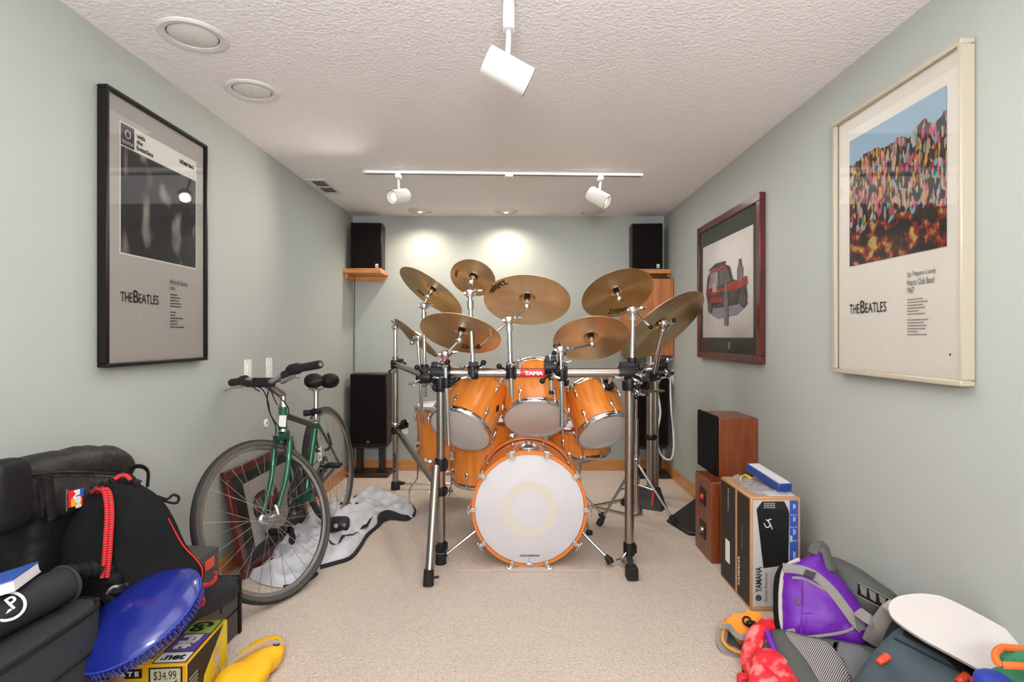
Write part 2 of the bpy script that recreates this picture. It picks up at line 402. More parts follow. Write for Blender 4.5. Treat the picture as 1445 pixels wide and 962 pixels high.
def stripes(name, c1, c2, scale, rough=.6, rot=(0, 0, 0), direction='DIAGONAL', w_=.5):
    m = mat(name, c1, rough); nt = m.node_tree; b = nt.nodes['Principled BSDF']
    tc = nt.nodes.new('ShaderNodeTexCoord'); mp = nt.nodes.new('ShaderNodeMapping'); mp.inputs['Rotation'].default_value = rot; nt.links.new(tc.outputs['Object'], mp.inputs[0])
    wv = nt.nodes.new('ShaderNodeTexWave'); wv.inputs['Scale'].default_value = scale; wv.bands_direction = direction; nt.links.new(mp.outputs[0], wv.inputs['Vector'])
    rp = nt.nodes.new('ShaderNodeValToRGB'); rp.color_ramp.elements[0].color = lin(c2); rp.color_ramp.elements[1].color = lin(c1); rp.color_ramp.elements[0].position = w_-.1; rp.color_ramp.elements[1].position = w_+.1
    nt.links.new(wv.outputs['Fac'], rp.inputs[0]); nt.links.new(rp.outputs[0], b.inputs['Base Color']); return m
M['red_cord'] = stripes('red_black_cord', (226, 34, 40), (30, 12, 12), 55, .7, direction='Z', w_=.25)
M['mesh_zig'] = stripes('black_white_mesh', (176, 172, 172), (34, 34, 36), 62, .8, rot=(0, 0, .9), direction='X', w_=.5)
M['pouch'] = mat('patterned_black_pouch', (24, 26, 30), .6, col2=(120, 124, 134), ns=30, lo=.6, hi=.68)
M['roll_grey'] = mat('wrinkled_black', (20, 19, 20), .75, spec=.25, bump=.6, bs=60, bd=.01)
def glass():
    m = bpy.data.materials.new('picture_glass'); m.use_nodes = True; nt = m.node_tree; nt.nodes.remove(nt.nodes['Principled BSDF'])
    out = nt.nodes['Material Output']; tr = nt.nodes.new('ShaderNodeBsdfTransparent'); gl = nt.nodes.new('ShaderNodeBsdfGlossy'); gl.inputs['Roughness'].default_value = .03
    fr = nt.nodes.new('ShaderNodeFresnel'); fr.inputs['IOR'].default_value = 1.22; mx = nt.nodes.new('ShaderNodeMixShader')
    nt.links.new(fr.outputs[0], mx.inputs[0]); nt.links.new(tr.outputs[0], mx.inputs[1]); nt.links.new(gl.outputs[0], mx.inputs[2]); nt.links.new(mx.outputs[0], out.inputs[0]); return m
M['glass'] = glass()
def art_dark():
    m = mat('dark_abstract_print', (40, 39, 39), .6); nt = m.node_tree; b = nt.nodes['Principled BSDF']
    tc = nt.nodes.new('ShaderNodeTexCoord'); mp = nt.nodes.new('ShaderNodeMapping'); mp.inputs['Scale'].default_value = (0, 9, 4.5); mp.inputs['Location'].default_value = (0, .35, 1.7); nt.links.new(tc.outputs['Object'], mp.inputs[0])
    nz = nt.nodes.new('ShaderNodeTexNoise'); nz.inputs['Scale'].default_value = 1.25; nz.inputs['Detail'].default_value = 1.5; nt.links.new(mp.outputs[0], nz.inputs[0])
    rp = nt.nodes.new('ShaderNodeValToRGB'); e = rp.color_ramp.elements; e[0].position = .56; e[0].color = lin((44, 42, 42)); e[1].position = .72; e[1].color = lin((168, 162, 156))
    nt.links.new(nz.outputs[0], rp.inputs[0]); nt.links.new(rp.outputs[0], b.inputs['Base Color']); return m
M['art_dark'] = art_dark()
def art_colour():
    m = mat('colourful_abstract_print', (90, 80, 80), .6); nt = m.node_tree; b = nt.nodes['Principled BSDF']; L = nt.links.new
    tc = nt.nodes.new('ShaderNodeTexCoord'); sx = nt.nodes.new('ShaderNodeSeparateXYZ'); L(tc.outputs['Generated'], sx.inputs[0])
    mp = nt.nodes.new('ShaderNodeMapping'); mp.inputs['Scale'].default_value = (0, 110, 42); L(tc.outputs['Object'], mp.inputs[0])
    vo = nt.nodes.new('ShaderNodeTexVoronoi'); vo.inputs['Scale'].default_value = 1; L(mp.outputs[0], vo.inputs['Vector'])
    s2 = nt.nodes.new('ShaderNodeSeparateColor'); L(vo.outputs['Color'], s2.inputs[0])
    rp = nt.nodes.new('ShaderNodeValToRGB'); rp.color_ramp.interpolation = 'CONSTANT'; e = rp.color_ramp.elements
    cols = [(40, 34, 38), (150, 108, 92), (54, 44, 48), (196, 178, 160), (44, 40, 42), (186, 60, 60), (70, 56, 56), (206, 170, 60), (60, 50, 52), (120, 172, 190), (52, 42, 44), (190, 150, 128), (206, 80, 130)]
    e[0].color = lin(cols[0]); e[1].position = 1/len(cols); e[1].color = lin(cols[1])
    for i in range(2, len(cols)): q = e.new(i/len(cols)); q.color = lin(cols[i])
    L(s2.outputs[0], rp.inputs[0])
    nz = nt.nodes.new('ShaderNodeTexNoise'); nz.inputs['Scale'].default_value = 26; nz.inputs['Detail'].default_value = 3; L(tc.outputs['Object'], nz.inputs[0])
    r2 = nt.nodes.new('ShaderNodeValToRGB'); f = r2.color_ramp.elements; f[0].position = .46; f[0].color = lin((48, 44, 38)); f[1].position = .56; f[1].color = lin((158, 48, 48))
    q = f.new(.66); q.color = lin((190, 180, 96)); L(nz.outputs[0], r2.inputs[0])
    # jagged band edges
    n2 = nt.nodes.new('ShaderNodeTexNoise'); n2.inputs['Scale'].default_value = 14; L(tc.outputs['Object'], n2.inputs[0])
    ma = nt.nodes.new('ShaderNodeMath'); ma.operation = 'MULTIPLY_ADD'; ma.inputs[1].default_value = .3; L(n2.outputs[0], ma.inputs[0]); L(sx.outputs[2], ma.inputs[2])
    t1 = nt.nodes.new('ShaderNodeMath'); t1.operation = 'GREATER_THAN'; t1.inputs[1].default_value = .98; L(ma.outputs[0], t1.inputs[0])
    t2 = nt.nodes.new('ShaderNodeMath'); t2.operation = 'LESS_THAN'; t2.inputs[1].default_value = .43; L(ma.outputs[0], t2.inputs[0])
    m1 = nt.nodes.new('ShaderNodeMixRGB'); L(t1.outputs[0], m1.inputs[0]); L(rp.outputs[0], m1.inputs[1]); m1.inputs[2].default_value = lin((160, 190, 214))
    m2 = nt.nodes.new('ShaderNodeMixRGB'); L(t2.outputs[0], m2.inputs[0]); L(m1.outputs[0], m2.inputs[1]); L(r2.outputs[0], m2.inputs[2])
    L(m2.outputs[0], b.inputs['Base Color']); return m
M['art_colour'] = art_colour()
# ================================================================ the room
T_ = .1
struct('floor', MB().box(((XL+XR)/2, (YB+YF)/2, -T_/2), (XR-XL+.2, YB-YF+.2, T_)), M['carpet'])
struct('ceiling', MB().box(((XL+XR)/2, (YB+YF)/2, H+T_/2), (XR-XL+.2, YB-YF+.2, T_)), M['ceiling'])
struct('wall_left', MB().box((XL-T_/2, (YB+YF)/2, H/2), (T_, YB-YF+.2, H)), M['wall'])
struct('wall_right', MB().box((XR+T_/2, (YB+YF)/2, H/2), (T_, YB-YF+.2, H)), M['wall'])
struct('wall_back', MB().box(((XL+XR)/2, YB+T_/2, H/2), (XR-XL, T_, H)), M['wall'])
# rear wall behind the photographer, with a window added for the fill light
wr = MB(); wx0, wx1, wz0, wz1 = -1.2, 1.1, .5, 2.0; yr = YF-T_/2
wr.box(((XL+wx0)/2, yr, H/2), (wx0-XL, T_, H)).box(((wx1+XR)/2, yr, H/2), (XR-wx1, T_, H))
wr.box(((wx0+wx1)/2, yr, wz0/2), (wx1-wx0, T_, wz0)).box(((wx0+wx1)/2, yr, (wz1+H)/2), (wx1-wx0, T_, H-wz1))
struct('wall_rear', wr, M['wall'])
wf = MB()
for a, b in (((wx0, wz0), (wx1, wz0)), ((wx1, wz0), (wx1, wz1)), ((wx1, wz1), (wx0, wz1)), ((wx0, wz1), (wx0, wz0)), (((wx0+wx1)/2, wz0), ((wx0+wx1)/2, wz1))):
    wf.box(((a[0]+b[0])/2, yr, (a[1]+b[1])/2), (abs(a[0]-b[0])+.04, .06, abs(a[1]-b[1])+.04))
win = struct('window_added', wf, M['plate']); struct('window_added_pane', MB().add([V(wx0, yr, wz0), V(wx1, yr, wz0), V(wx1, yr, wz1), V(wx0, yr, wz1)], [(0, 1, 2, 3)]), M['glass'], win)
bh = .088
struct('baseboard_left', MB().box((XL+.007, (YB+YF)/2, bh/2), (.014, YB-YF, bh), .003), M['oak'])
struct('baseboard_right', MB().box((XR-.007, (YB+YF)/2, bh/2), (.014, YB-YF, bh), .003), M['oak'])
struct('baseboard_back', MB().box(((XL+XR)/2, YB-.007, bh/2), (XR-XL-.028, .014, bh), .003), M['oak'])
# ---------------------------------------------------------------- recessed ceiling lights
def can(x, y, r, label, tilt, lit=False, group=None):
    t = Thing('recessed_light', label, 'ceiling light', V(x, y, H), 'recessed ceiling lights')
    t.part('trim_ring', MB().lathe([(r, 0), (r, -.004), (r*.93, -.009), (r*.76, -.007), (r*.74, -.001), (r*.74, 0)], 40), M['white_metal'], world=False)
    t.part('gap_line', MB().lathe([(r*.74, -.0005), (r*.72, -.0025), (r*.72, -.0005)], 40, closed=True), M['grey_ink'], world=False)
    e = MB(); ee = r*.715
    e.lathe([(ee, -.001), (ee*.98, -.004), (ee*.6, -.012), (0, -.015)], 32)
    t.part('eyeball_cover', e, M['white_metal'], world=False)
    # slanted half hood over the lamp
    h = MB(); n = 14; vs = []; fs = []
    for i in range(n+1):
        a = R(tilt)-math.pi*.5+math.pi*i/n
        vs.append(V(ee*.96*math.cos(a), ee*.96*math.sin(a), -.005))
    for i in range(n): pass
    mid = (vs[0]+vs[-1])/2; vs.append(V(mid.x, mid.y, -.022)); h.add(vs, [(i, i+1, n+1) for i in range(n)]+[(n, 0, n+1)])
    t.part('lamp_hood', h, M['white_metal'], world=False)
    if lit: t.part('bulb', MB().lathe([(0, -.02), (.018, -.017), (.022, -.008)], 16), M['bulb'], world=False)
    return t
GL = 'recessed ceiling lights'
can(-1.08, 1.873, .107, 'round white recessed ceiling light nearest the camera above the black framed poster', 200)
can(-1.08, 2.293, .102, 'round white recessed ceiling light second from the camera along the left wall', 200)
for x, y, lit, lb in ((-.766, 4.48, 1, 'lit round recessed ceiling light above the left end of the back wall'), (-.079, 4.50, 1, 'lit round recessed ceiling light above the middle of the back wall'), (.614, 4.53, 0, 'unlit round recessed ceiling light above the right end of the back wall')):
    can(x, y, .1, lb, 90, lit)
    if lit: spot('recessed_beam', (x, y-.02, H-.03), (x, y+.10, 0), 62, 150, 1, .03, WARM)
# ---------------------------------------------------------------- vent
vt = Thing('ceiling_vent', 'small white louvred air vent in the ceiling by the left wall', 'vent', V(-1.285, 3.76, H))
fr = MB()
for c, s in (((0, -.165, -.004), (.13, .03, .008)), ((0, .165, -.004), (.13, .03, .008)), ((-.055, 0, -.004), (.02, .3, .008)), ((.055, 0, -.004), (.02, .3, .008)), ((0, 0, -.004), (.1, .016, .008))): fr.box(c, s, .002)
vt.part('frame', fr, M['white_metal'], world=False)
vt.part('opening', MB().box((0, 0, -.001), (.1, .3, .002)), M['dark_hole'], world=False)
lv = MB().box((0, 0, 0), (.002, .29, .010)).mesh('louvre')
lv.materials.append(M['white_metal'])
for k in range(5): vt.inst('louvre', lv, Matrix.Translation((-.036+k*.018, 0, -.006)) @ Matrix.Rotation(R(-50), 4, 'Y'))
# ---------------------------------------------------------------- track lighting
ta = P(512, 239, 3.382); tb = P(907, 244, 3.445); ta.z = tb.z = H-.013
tr = Thing('track_rail', 'white lighting track crossing the ceiling in front of the drums', 'light track', (ta+tb)/2)
tm = frame((ta+tb)/2, V(0, 0, 1), tb-ta)
tr.part('rail', MB().box((0, 0, 0), ((tb-ta).length, .036, .025), .003, tm), M['white_metal'])
tr.part('feed_box', MB().box((.03, 0, -.01), (.05, .045, .035), .004, tm).box((.03, 0, .011), (.13, .06, .004), .001, tm), M['white_metal'])
tr.part('groove', MB().box((0, 0, -.0128), ((tb-ta).length-.04, .014, .001), 0, tm), M['grey_ink'])
def track_head(label, base, c, ax, L, r, adapter, lit, e=0, ang=60):
    t = Thing('track_light', label, 'spotlight', base, 'track spotlights')
    ax = Vector(ax).normalized()
    t.part('adapter', MB().box(base-V(0, 0, adapter/2), (.034, .05, adapter), .006), M['white_metal'])
    top = base-V(0, 0, adapter); t.part('stem', MB().tube([top, top+(c-top)*.5, c-ax*.0+V(0, 0, r*.6)], .0075, 10), M['white_metal'])
    m = frame(c, ax)
    t.part('lamp_housing', MB().lathe([(0, -L/2), (r*.94, -L/2), (r, -L/2+.004), (r, L/2), (r*.93, L/2), (r*.9, L/2-.03), (r*.5, L/2-.06), (0, L/2-.062)], 32, m), M['white_metal'])
    t.part('rim', MB().lathe([(r*.99, L/2-.002), (r*1.01, L/2+.001), (r*.93, L/2+.002), (r*.92, L/2-.004)], 32, m), M['grey_ink'] if not lit else M['steel'])
    if lit: t.part('bulb', MB().lathe([(r*.62, L/2-.028), (r*.55, L/2-.02), (0, L/2-.015)], 20, m), M['bulb'])
    else: t.part('lamp_glass', MB().lathe([(r*.8, L/2-.02), (0, L/2-.016)], 20, m), M['grey_card'])
    if e: spot('track_beam', c+ax*(L/2+.012), c+ax*3, e, ang, 1, .025, WARM)
c1 = P(563, 277, 3.35)
track_head('white track spotlight at the left end of the track, its lit mouth facing the room', V(P(562, 245, 3.385).x, 3.39, H-.026), c1, (-.50, -.80, -.30), .125, .042, .03, 1, 26, 120)
c2 = P(845, 279, 3.40)
track_head('white track spotlight at the right end of the track, turned to the right', V(P(848, 248, 3.42).x, 3.435, H-.026), c2, (.62, -.35, -.45), .135, .045, .03, 1, 14, 80)
nt_ = Thing('track_rail', 'white lighting track end at the top edge of the photo', 'light track', V(-.02, 1.0, H-.013))
nt_.part('rail', MB().box((-.02, 1.0, H-.013), (.036, 1.3, .025), .003), M['white_metal'])
c3 = P(715.5, 100, 1.66)
track_head('large white track spotlight hanging nearest the camera at the top', V(-.021, 1.645, H-.026), c3, (.82, .18, -.37), .142, .0435, .085, 0, 15, 105)
# ---------------------------------------------------------------- wall plates
def plate(side, y, z, label, kind):
    x = XL if side < 0 else XR; s = -side
    t = Thing('wall_plate', label, 'outlet', V(x, y, z), 'white wall plates')
    t.part('cover', MB().box((s*.003, 0, 0), (.006, .072, .116), .002), M['plate'], world=False)
    if kind == 'outlet':
        for dz in (-.02, .02): t.part('socket', MB().box((s*.007, 0, dz), (.003, .034, .028), .001), M['plate'], world=False)
    else: t.part('switch', MB().box((s*.008, 0, 0), (.006, .034, .066), .002), M['plate'], world=False)
    return t
plate(-1, 790*1.369/(728-349), .945, 'white wall plate left of the other above the bicycle handlebar', 'switch')
plate(-1, 790*1.369/(728-379), .945, 'white wall plate right of the other above the bicycle handlebar', 'outlet')
plate(1, 4.45, .80, 'white wall plate on the right wall behind the drum rack', 'outlet')
bo = Thing('wall_plate', 'white wall plate low on the back wall left of the drums', 'outlet', V(P(570, 603, 4.7).x, YB, .36))
bo.part('cover', MB().box((0, -.003, 0), (.072, .006, .116), .002), M['plate'], world=False)
jd = MB().lathe([(0, 0), (.024, 0), (.024, .004), (.020, .008), (0, .008)], 24, frame(V(XL, 790*1.369/353, .647), (1, 0, 0)))
jt = Thing('cable_disc', 'small round white cable plate on left wall beside the bicycle', 'outlet', V(XL, 790*1.369/353, .647)); jt.part('cover', jd, M['plate'])
jt.part('hole', MB().lathe([(0, .0085), (.006, .0085), (.006, .008)], 12, frame(V(XL, 790*1.369/353, .647), (1, 0, 0))), M['grey_ink'])
cb = smooth([(XR-.012, 4.45, .80), (XR-.03, 4.4, .74), (XR-.05, 4.3, .55), (XR-.03, 4.32, .40), (XR-.06, 4.2, .28), (XR-.1, 4.15, .21), (XR-.16, 4.18, .24), (XR-.2, 4.15, .38), (XR-.16, 4.2, .55), (XR-.17, 4.25, .72), (XR-.14, 4.3, .79), (XR-.06, 4.42, .80), (XR-.02, 4.45, .782)], 8)
solo('power_cable', 'white power cable looping down from the right wall plate', 'cable', MB().tube(cb, .007, 8), M['white_cable'])
# ---------------------------------------------------------------- framed pictures
def wall_frame(side):
    x = XL if side < 0 else XR; s = 1 if side < 0 else -1
    return x, s, V(0, 1, 0) if side < 0 else V(0, -1, 0)
def picture(name, label, side, y0, y1, z0, z1, t, rail, fm, bm, lean=None):
    x, s, right = wall_frame(side); off = lambda d, y, z: V(x+s*d, y, z)
    th = Thing(name, label, 'picture', V(x, (y0+y1)/2, z0), 'framed pictures')
    for nm, (a, b, c, d) in (('bottom', (y0, y1, z0, z0+rail)), ('top', (y0, y1, z1-rail, z1)), ('near', (y0, y0+rail, z0+rail, z1-rail)), ('far', (y1-rail, y1, z0+rail, z1-rail))):
        th.part('frame_rail', MB().box(off(t/2+.002, (a+b)/2, (c+d)/2), (t, b-a, d-c), .003), fm)
    th.part('backing_board', MB().box(off(t*.55, (y0+y1)/2, (z0+z1)/2), (.006, y1-y0-.01, z1-z0-.01)), bm)
    gl_ = [off(t*.55+.009, a, b) for a, b in ((y0+rail, z0+rail), (y1-rail, z0+rail), (y1-rail, z1-rail), (y0+rail, z1-rail))]
    th.part('glass', MB().add(gl_, [(0, 1, 2, 3) if s > 0 else (3, 2, 1, 0)]), M['glass'])
    th.off = lambda y, z, d=0: off(t*.55+.0035+d, y, z); th.right = right; th.s = s
    def sheet(nm, ya, yb, za, zb, m, d=0.0, parent=None): return th.part(nm, MB().box(off(t*.55+.0035+d, (ya+yb)/2, (za+zb)/2), (.001, abs(yb-ya), zb-za)), m, parent)
    th.sheet = sheet; return th
UP = V(0, 0, 1)
def the_beatles(th, y, z):
    d = th.right.y
    for w_, o, wd, h in (('THE', 0, .058, .034), ('B', .064, .025, .044), ('EATLES', .092, .11, .034)): th.part('lettering', text(w_, th.off(y+d*o, z, .002), th.right, UP, width=wd, height=h), M['black_ink'])
p1 = picture('framed_poster', 'black framed grey poster with dark square print on the left wall', -1, 1.824, 2.423, 1.019, 1.946, .036, .013, M['frame_black'], M['poster_grey'])
p1.sheet('print_border', 1.90, 2.357, 1.402, 1.855, M['poster_white']); p1.sheet('dark_print', 1.906, 2.351, 1.408, 1.772, M['art_dark'], .001)
p1.sheet('print_label', 1.906, 1.972, 1.776, 1.85, M['print_dark'], .001)
p1.part('label_ring', MB().torus(p1.off(1.939, 1.82, .002), (1, 0, 0), .013, .002, 20, 4), M['white_ink'])
p1.part('label_lettering', text('PARLOPHONE', p1.off(1.911, 1.785, .002), p1.right, UP, width=.056, height=.011), M['white_ink'])
for k, wd in enumerate(('with', 'the', 'beatles')): p1.part('lettering', text(wd, p1.off(1.985, 1.825-k*.021, .002), p1.right, UP, height=.017, width={'with': .045, 'the': .032, 'beatles': .09}[wd], bold=.02), M['black_ink'])
p1.part('lettering', text('stereo', p1.off(2.238, 1.815, .002), p1.right, UP, width=.10, height=.018, bold=.03), M['black_ink'])
the_beatles(p1, 1.905, 1.24)
p1.part('lettering', text('With the Beatles', p1.off(2.175, 1.325, .002), p1.right, UP, width=.118, height=.018), M['grey_ink']); p1.part('lettering', text('1963', p1.off(2.175, 1.303, .002), p1.right, UP, height=.013), M['grey_ink'])
def fine(th, y, zs, ws, m, h=.006):
    mb = MB(); d = th.right.y
    for z, w_ in zip(zs, ws): mb.box(th.off(y+d*w_/2, z, .001), (.001, w_, h))
    th.part('fine_print', mb, m, stuff=True)
rr = random.Random(3)
fine(p1, 2.18, [1.285-k*.0115 for k in range(12) if k != 5], [rr.uniform(.03, .09) for _ in range(11)], M['grey_ink'], .004)
p2 = picture('framed_poster', 'cream framed white poster with colourful square print on the right wall', 1, 1.512, 2.127, .985, 1.93, .04, .016, M['frame_cream'], M['poster_white'])
p2.sheet('colourful_print', 1.583, 2.042, 1.376, 1.831, M['art_colour'], .001)
the_beatles(p2, 2.042, 1.203)
for k, (s_, w_) in enumerate((("Sgt. Peppers Lonely", .12), ("Hearts Club Band", .112), ("1967", .03))): p2.part('lettering', text(s_, p2.off(1.742, 1.302-k*.024, .002), p2.right, UP, width=w_, height=.019), M['grey_ink'])
fine(p2, 1.742, [1.235-k*.009 for k in range(13) if k != 6], [rr.uniform(.04, .095) for _ in range(12)], M['pale_ink'], .003)
p2.part('printed_dot', MB().box(p2.off(1.57, 1.07, .001), (.001, .006, .006)), M['grey_ink'])
def car_print(th, fy, fz, d0=.002):
    """flat shapes of a red vintage car with figures; fy, fz map 0..1 to the sheet"""
    s = th.s
    def poly(nm, pts, m, d): th.part(nm, MB().prism([th.off(fy(u), fz(v), d) for u, v in pts], (s, 0, 0), .0006), m)
    poly('printed_shadow', [(.1, .26), (.35, .17), (.75, .2), (.95, .3), (.8, .38), (.15, .36)], M['print_shadow'], d0)
    poly('printed_body', [(.06, .48), (.1, .66), (.18, .72), (.5, .74), (.6, .70), (.66, .56), (.9, .50), (.93, .36), (.75, .30), (.3, .29), (.1, .36)], M['print_dark'], d0+.001)
    poly('printed_screen', [(.12, .52), (.17, .68), (.34, .69), (.36, .53)], M['print_pale'], d0+.002); poly('printed_screen', [(.39, .53), (.38, .69), (.55, .69), (.62, .55)], M['print_grey'], d0+.002)
    for q in ([(.15, .685), (.2, .71), (.5, .73), (.55, .705), (.36, .69)], [(.07, .49), (.2, .53), (.42, .49), (.6, .53), (.92, .56), (.93, .48), (.7, .44), (.4, .46), (.2, .43)], [(.17, .36), (.45, .35), (.46, .40), (.18, .41)]): poly('printed_red_panel', q, M['print_red'], d0+.003)
    for u, v, w_, h in ((.80, .52, .09, .22), (.53, .10, .08, .45), (.28, .47, .09, .12)):
        poly('printed_figure', [(u-w_*.5, v), (u-w_*.6, v+h*.55), (u-w_*.25, v+h*.78), (u-.02, v+h), (u+.02, v+h), (u+w_*.25, v+h*.78), (u+w_*.6, v+h*.55), (u+w_*.45, v)], M['print_grey'] if u != .28 else M['print_pale'], d0+.004)
    for u, v, r_ in ((.17, .32, .07), (.86, .34, .08)): poly('printed_wheel', [(u+r_*.8*math.cos(k*.6283), v+r_*math.sin(k*.6283)) for k in range(10)], M['print_dark'], d0+.0045)
    poly('printed_roof_rack', [(.1, .72), (.3, .78), (.52, .77), (.5, .745), (.2, .73)], M['print_dark'], d0+.003)
p3 = picture('framed_print', 'dark red framed car print in a green mat on the right wall', 1, 2.784, 3.746, .983, 1.842, .03, .042, M['frame_red'], M['matboard'])
p3.sheet('print', 2.886, 3.66, 1.115, 1.70, M['print_paper']); car_print(p3, lambda u: 3.64-u*.74, lambda v: 1.13+v*.56)
p3.sheet('title_tag', 3.2, 3.22, 1.05, 1.09, M['poster_grey'], .001)
# picture leaning on the wall behind the bicycle: built flat in its own frame, then tilted back
p4M = Matrix.Translation((XL+.115, 2.58, .002)) @ Matrix.Rotation(R(-11.5), 4, 'Y')
p4 = Thing('framed_print', 'dark red framed car print leaning on the wall behind the bicycle wheel', 'picture', p4M, 'framed pictures')
L4, H4 = .80, .50
for c, s_ in (((0, L4/2, .021), (.026, L4, .042)), ((0, L4/2, H4-.021), (.026, L4, .042)), ((0, .021, H4/2), (.026, .042, H4-.084)), ((0, L4-.021, H4/2), (.026, .042, H4-.084))): p4.part('frame_rail', MB().box(c, s_, .003), M['frame_red'], world=False)
p4.part('backing_board', MB().box((.0, L4/2, H4/2), (.006, L4-.02, H4-.02)), M['matboard'], world=False)
p4.part('print', MB().box((.004, .40, .25), (.001, .50, .31)), M['print_paper'], world=False)
p4.part('glass', MB().add([V(.009, .042, .042), V(.009, L4-.042, .042), V(.009, L4-.042, H4-.042), V(.009, .042, H4-.042)], [(0, 1, 2, 3)]), M['glass'], world=False)
class _l: pass
q4 = _l(); q4.s = 1; q4.off = lambda y, z, d=0: p4M @ V(.0035+d, y, z); q4.part = p4.part
def car4(nm, mb, m): return p4.part(nm, mb, m)
q4.part = car4
_mbp = MB.prism
car_print(q4, lambda u: .17+u*.36, lambda v: .12+v*.27, .0012)
# ---------------------------------------------------------------- shelves and speakers
def shelf(label, x0, x1, y0):
    t = Thing('wall_shelf', label, 'shelf', V((x0+x1)/2, YB, 1.62))
    t.part('shelf_board', MB().box(((x0+x1)/2, (y0+YB)/2, 1.644), (x1-x0, YB-y0-.001, .036), .003), M['oak'])
    t.part('side_cleat', MB().box((x0+.012 if x0 < 0 else x1-.012, (y0+.03+YB)/2, 1.605), (.022, YB-y0-.04, .042), .002), M['oak'])
    t.part('back_cleat', MB().box(((x0+x1)/2, YB-.012, 1.605), (x1-x0-.05, .022, .042), .002), M['oak'])
shelf('oak wall shelf in the left back corner holding a black speaker', XL+.001, -1.07, 4.43)
shelf('oak wall shelf in the right back corner holding a black speaker', .93, XR-.001, 4.48)
def shelf_speaker(x, y, rz, label):
    t = Thing('bookshelf_speaker', label, 'speaker', Matrix.Translation((x, y, 1.663)) @ Matrix.Rotation(R(rz), 4, 'Z'), 'speakers on the corner shelves')
    t.part('cabinet', MB().box((0, .075, .1875), (.25, .15, .375), .004), M['spk_case'], world=False)
    t.part('grille', MB().box((0, -.007, .1875), (.236, .014, .36), .005), M['spk_black'], world=False)
    b = t.part('badge', MB().box((.085, -.0145, .026), (.022, .002, .03), .0005), M['plate'], world=False)
    t.part('badge_emblem', MB().box((.085, -.016, .023), (.008, .001, .014)), M['grey_ink'], b, world=False)
shelf_speaker(-1.202, 4.50, 4, 'black bookshelf speaker on the left corner shelf')
shelf_speaker(1.062, 4.53, -4, 'black bookshelf speaker on the right corner shelf')
def floor_speaker(x, y, label, lab2, flip):
    w_, z0, z1 = .295, .25, .824
    t = Thing('floor_speaker', label, 'speaker', V(x, y, z0))
    t.part('cabinet', MB().box((x, y+.11, (z0+z1)/2), (w_, .18, z1-z0), .004), M['spk_case'])
    t.part('grille', MB().box((x, y+.01, (z0+z1)/2+.005), (w_-.01, .022, z1-z0-.02), .006), M['spk_black'])
    t.part('badge', MB().lathe([(0, .003), (.011, .003), (.012, 0)], 16, frame(V(x, y-.001, z0+.035), (0, -1, 0))), M['steel'])
    s = Thing('speaker_stand', lab2, 'speaker stand', V(x, y+.1, 0))
    s.part('base', MB().box((x, y+.10, .016), (.32, .22, .030), .003), M['spk_case'])
    s.part('top_plate', MB().box((x, y+.10, .24), (.27, .17, .018), .003), M['black_case'])
    for k in (-1, 1): s.part('pillar', MB().box((x+k*.09, y+.10, .131), (.045, .06, .20), .004), M['black_case'])
floor_speaker(-1.176, 4.45, 'tall dark speaker on a low stand in the left back corner', 'black two pillar stand under the left back speaker', 1)
floor_speaker(1.06, 4.42, 'tall dark speaker on a stand behind the right drum rack posts', 'black two pillar stand behind the right drum rack posts', -1)
solo('speaker_wire', 'thin grey speaker wire running down the left back corner', 'cable', MB().tube([(XL+.016, YB-.006, 1.58), (XL+.012, YB-.006, .84), (XL+.014, YB-.02, .1)], .004, 6), M['grey_ink'])
wc = Thing('wall_cabinet', 'oak veneered box mounted on the right wall below the corner shelf', 'cabinet', V(1.1, 4.55, .97))
x0c = .872
wc.part('case', MB().box(((x0c+XR)/2, 4.545, 1.275), (XR-x0c-.002, .27, .61), .003), M['plywood'])
wc.part('front_panel', MB().box(((x0c+XR)/2, 4.404, 1.275), (XR-x0c-.012, .012, .60), .002), M['plywood'])
solo('small_receiver_box', 'small black box lying on the oak wall cabinet', 'box', MB().box((1.14, 4.45, 1.5865), (.14, .09, .012), .003), M['black_case'])
# right wall speakers
us = Thing('loudspeaker', 'cherry wood speaker with black grille standing on the other speaker', 'speaker', V(1.13, 3.01, .402))
us.part('cabinet', MB().box((1.142, 3.018, .552), (.20, .295, .30), .004), M['cherry'])
us.part('grille', MB().box((1.033, 3.018, .556), (.02, .285, .31), .006), M['grille'])
ls = Thing('loudspeaker', 'cherry wood speaker with two terminal plates standing on the carpet', 'speaker', V(1.1, 2.9, 0))
ls.part('cabinet', MB().box((1.10, 2.885, .201), (.272, .25, .40), .004), M['cherry'])
for z, red in ((.30, 1), (.13, 0)):
    pl_ = ls.part('terminal_plate', MB().box((.962, 2.885, z), (.006, .085, .085), .002), M['black_plastic'])
    ls.part('knob', MB().cyl((.960, 2.88, z), (.950, 2.88, z), .016, .014), M['red_badge'] if red else M['steel'], pl_)
# boxed receiver
bx = Thing('receiver_box', 'brown cardboard receiver carton with silver and blue print on its end', 'box', V(1.06, 2.456, 0))
X0, X1, Y0, Y1, Z1 = .96, 1.163, 2.286, 2.626, .466
bx.part('carton', MB().box(((X0+X1)/2, (Y0+Y1)/2, Z1/2), (X1-X0, Y1-Y0, Z1-.002), .004), M['card'])
def fp(nm, xa, xb, za, zb, m, d=.0012, parent=None): return bx.part(nm, MB().box(((xa+xb)/2, Y0-d/2, (za+zb)/2), (xb-xa, d, zb-za)), m, parent)
fp('silver_panel', .968, 1.117, .02, .452, M['card_silver']); fp('blue_strip', 1.117, 1.152, .02, .452, M['print_blue'])
bx.part('printed_receiver', MB().prism([V(a, Y0-.0014, b) for a, b in ((.982, .415), (1.005, .448), (1.095, .449), (1.116, .40), (1.112, .19), (1.01, .175))], (0, -1, 0), .001), M['receiver'])
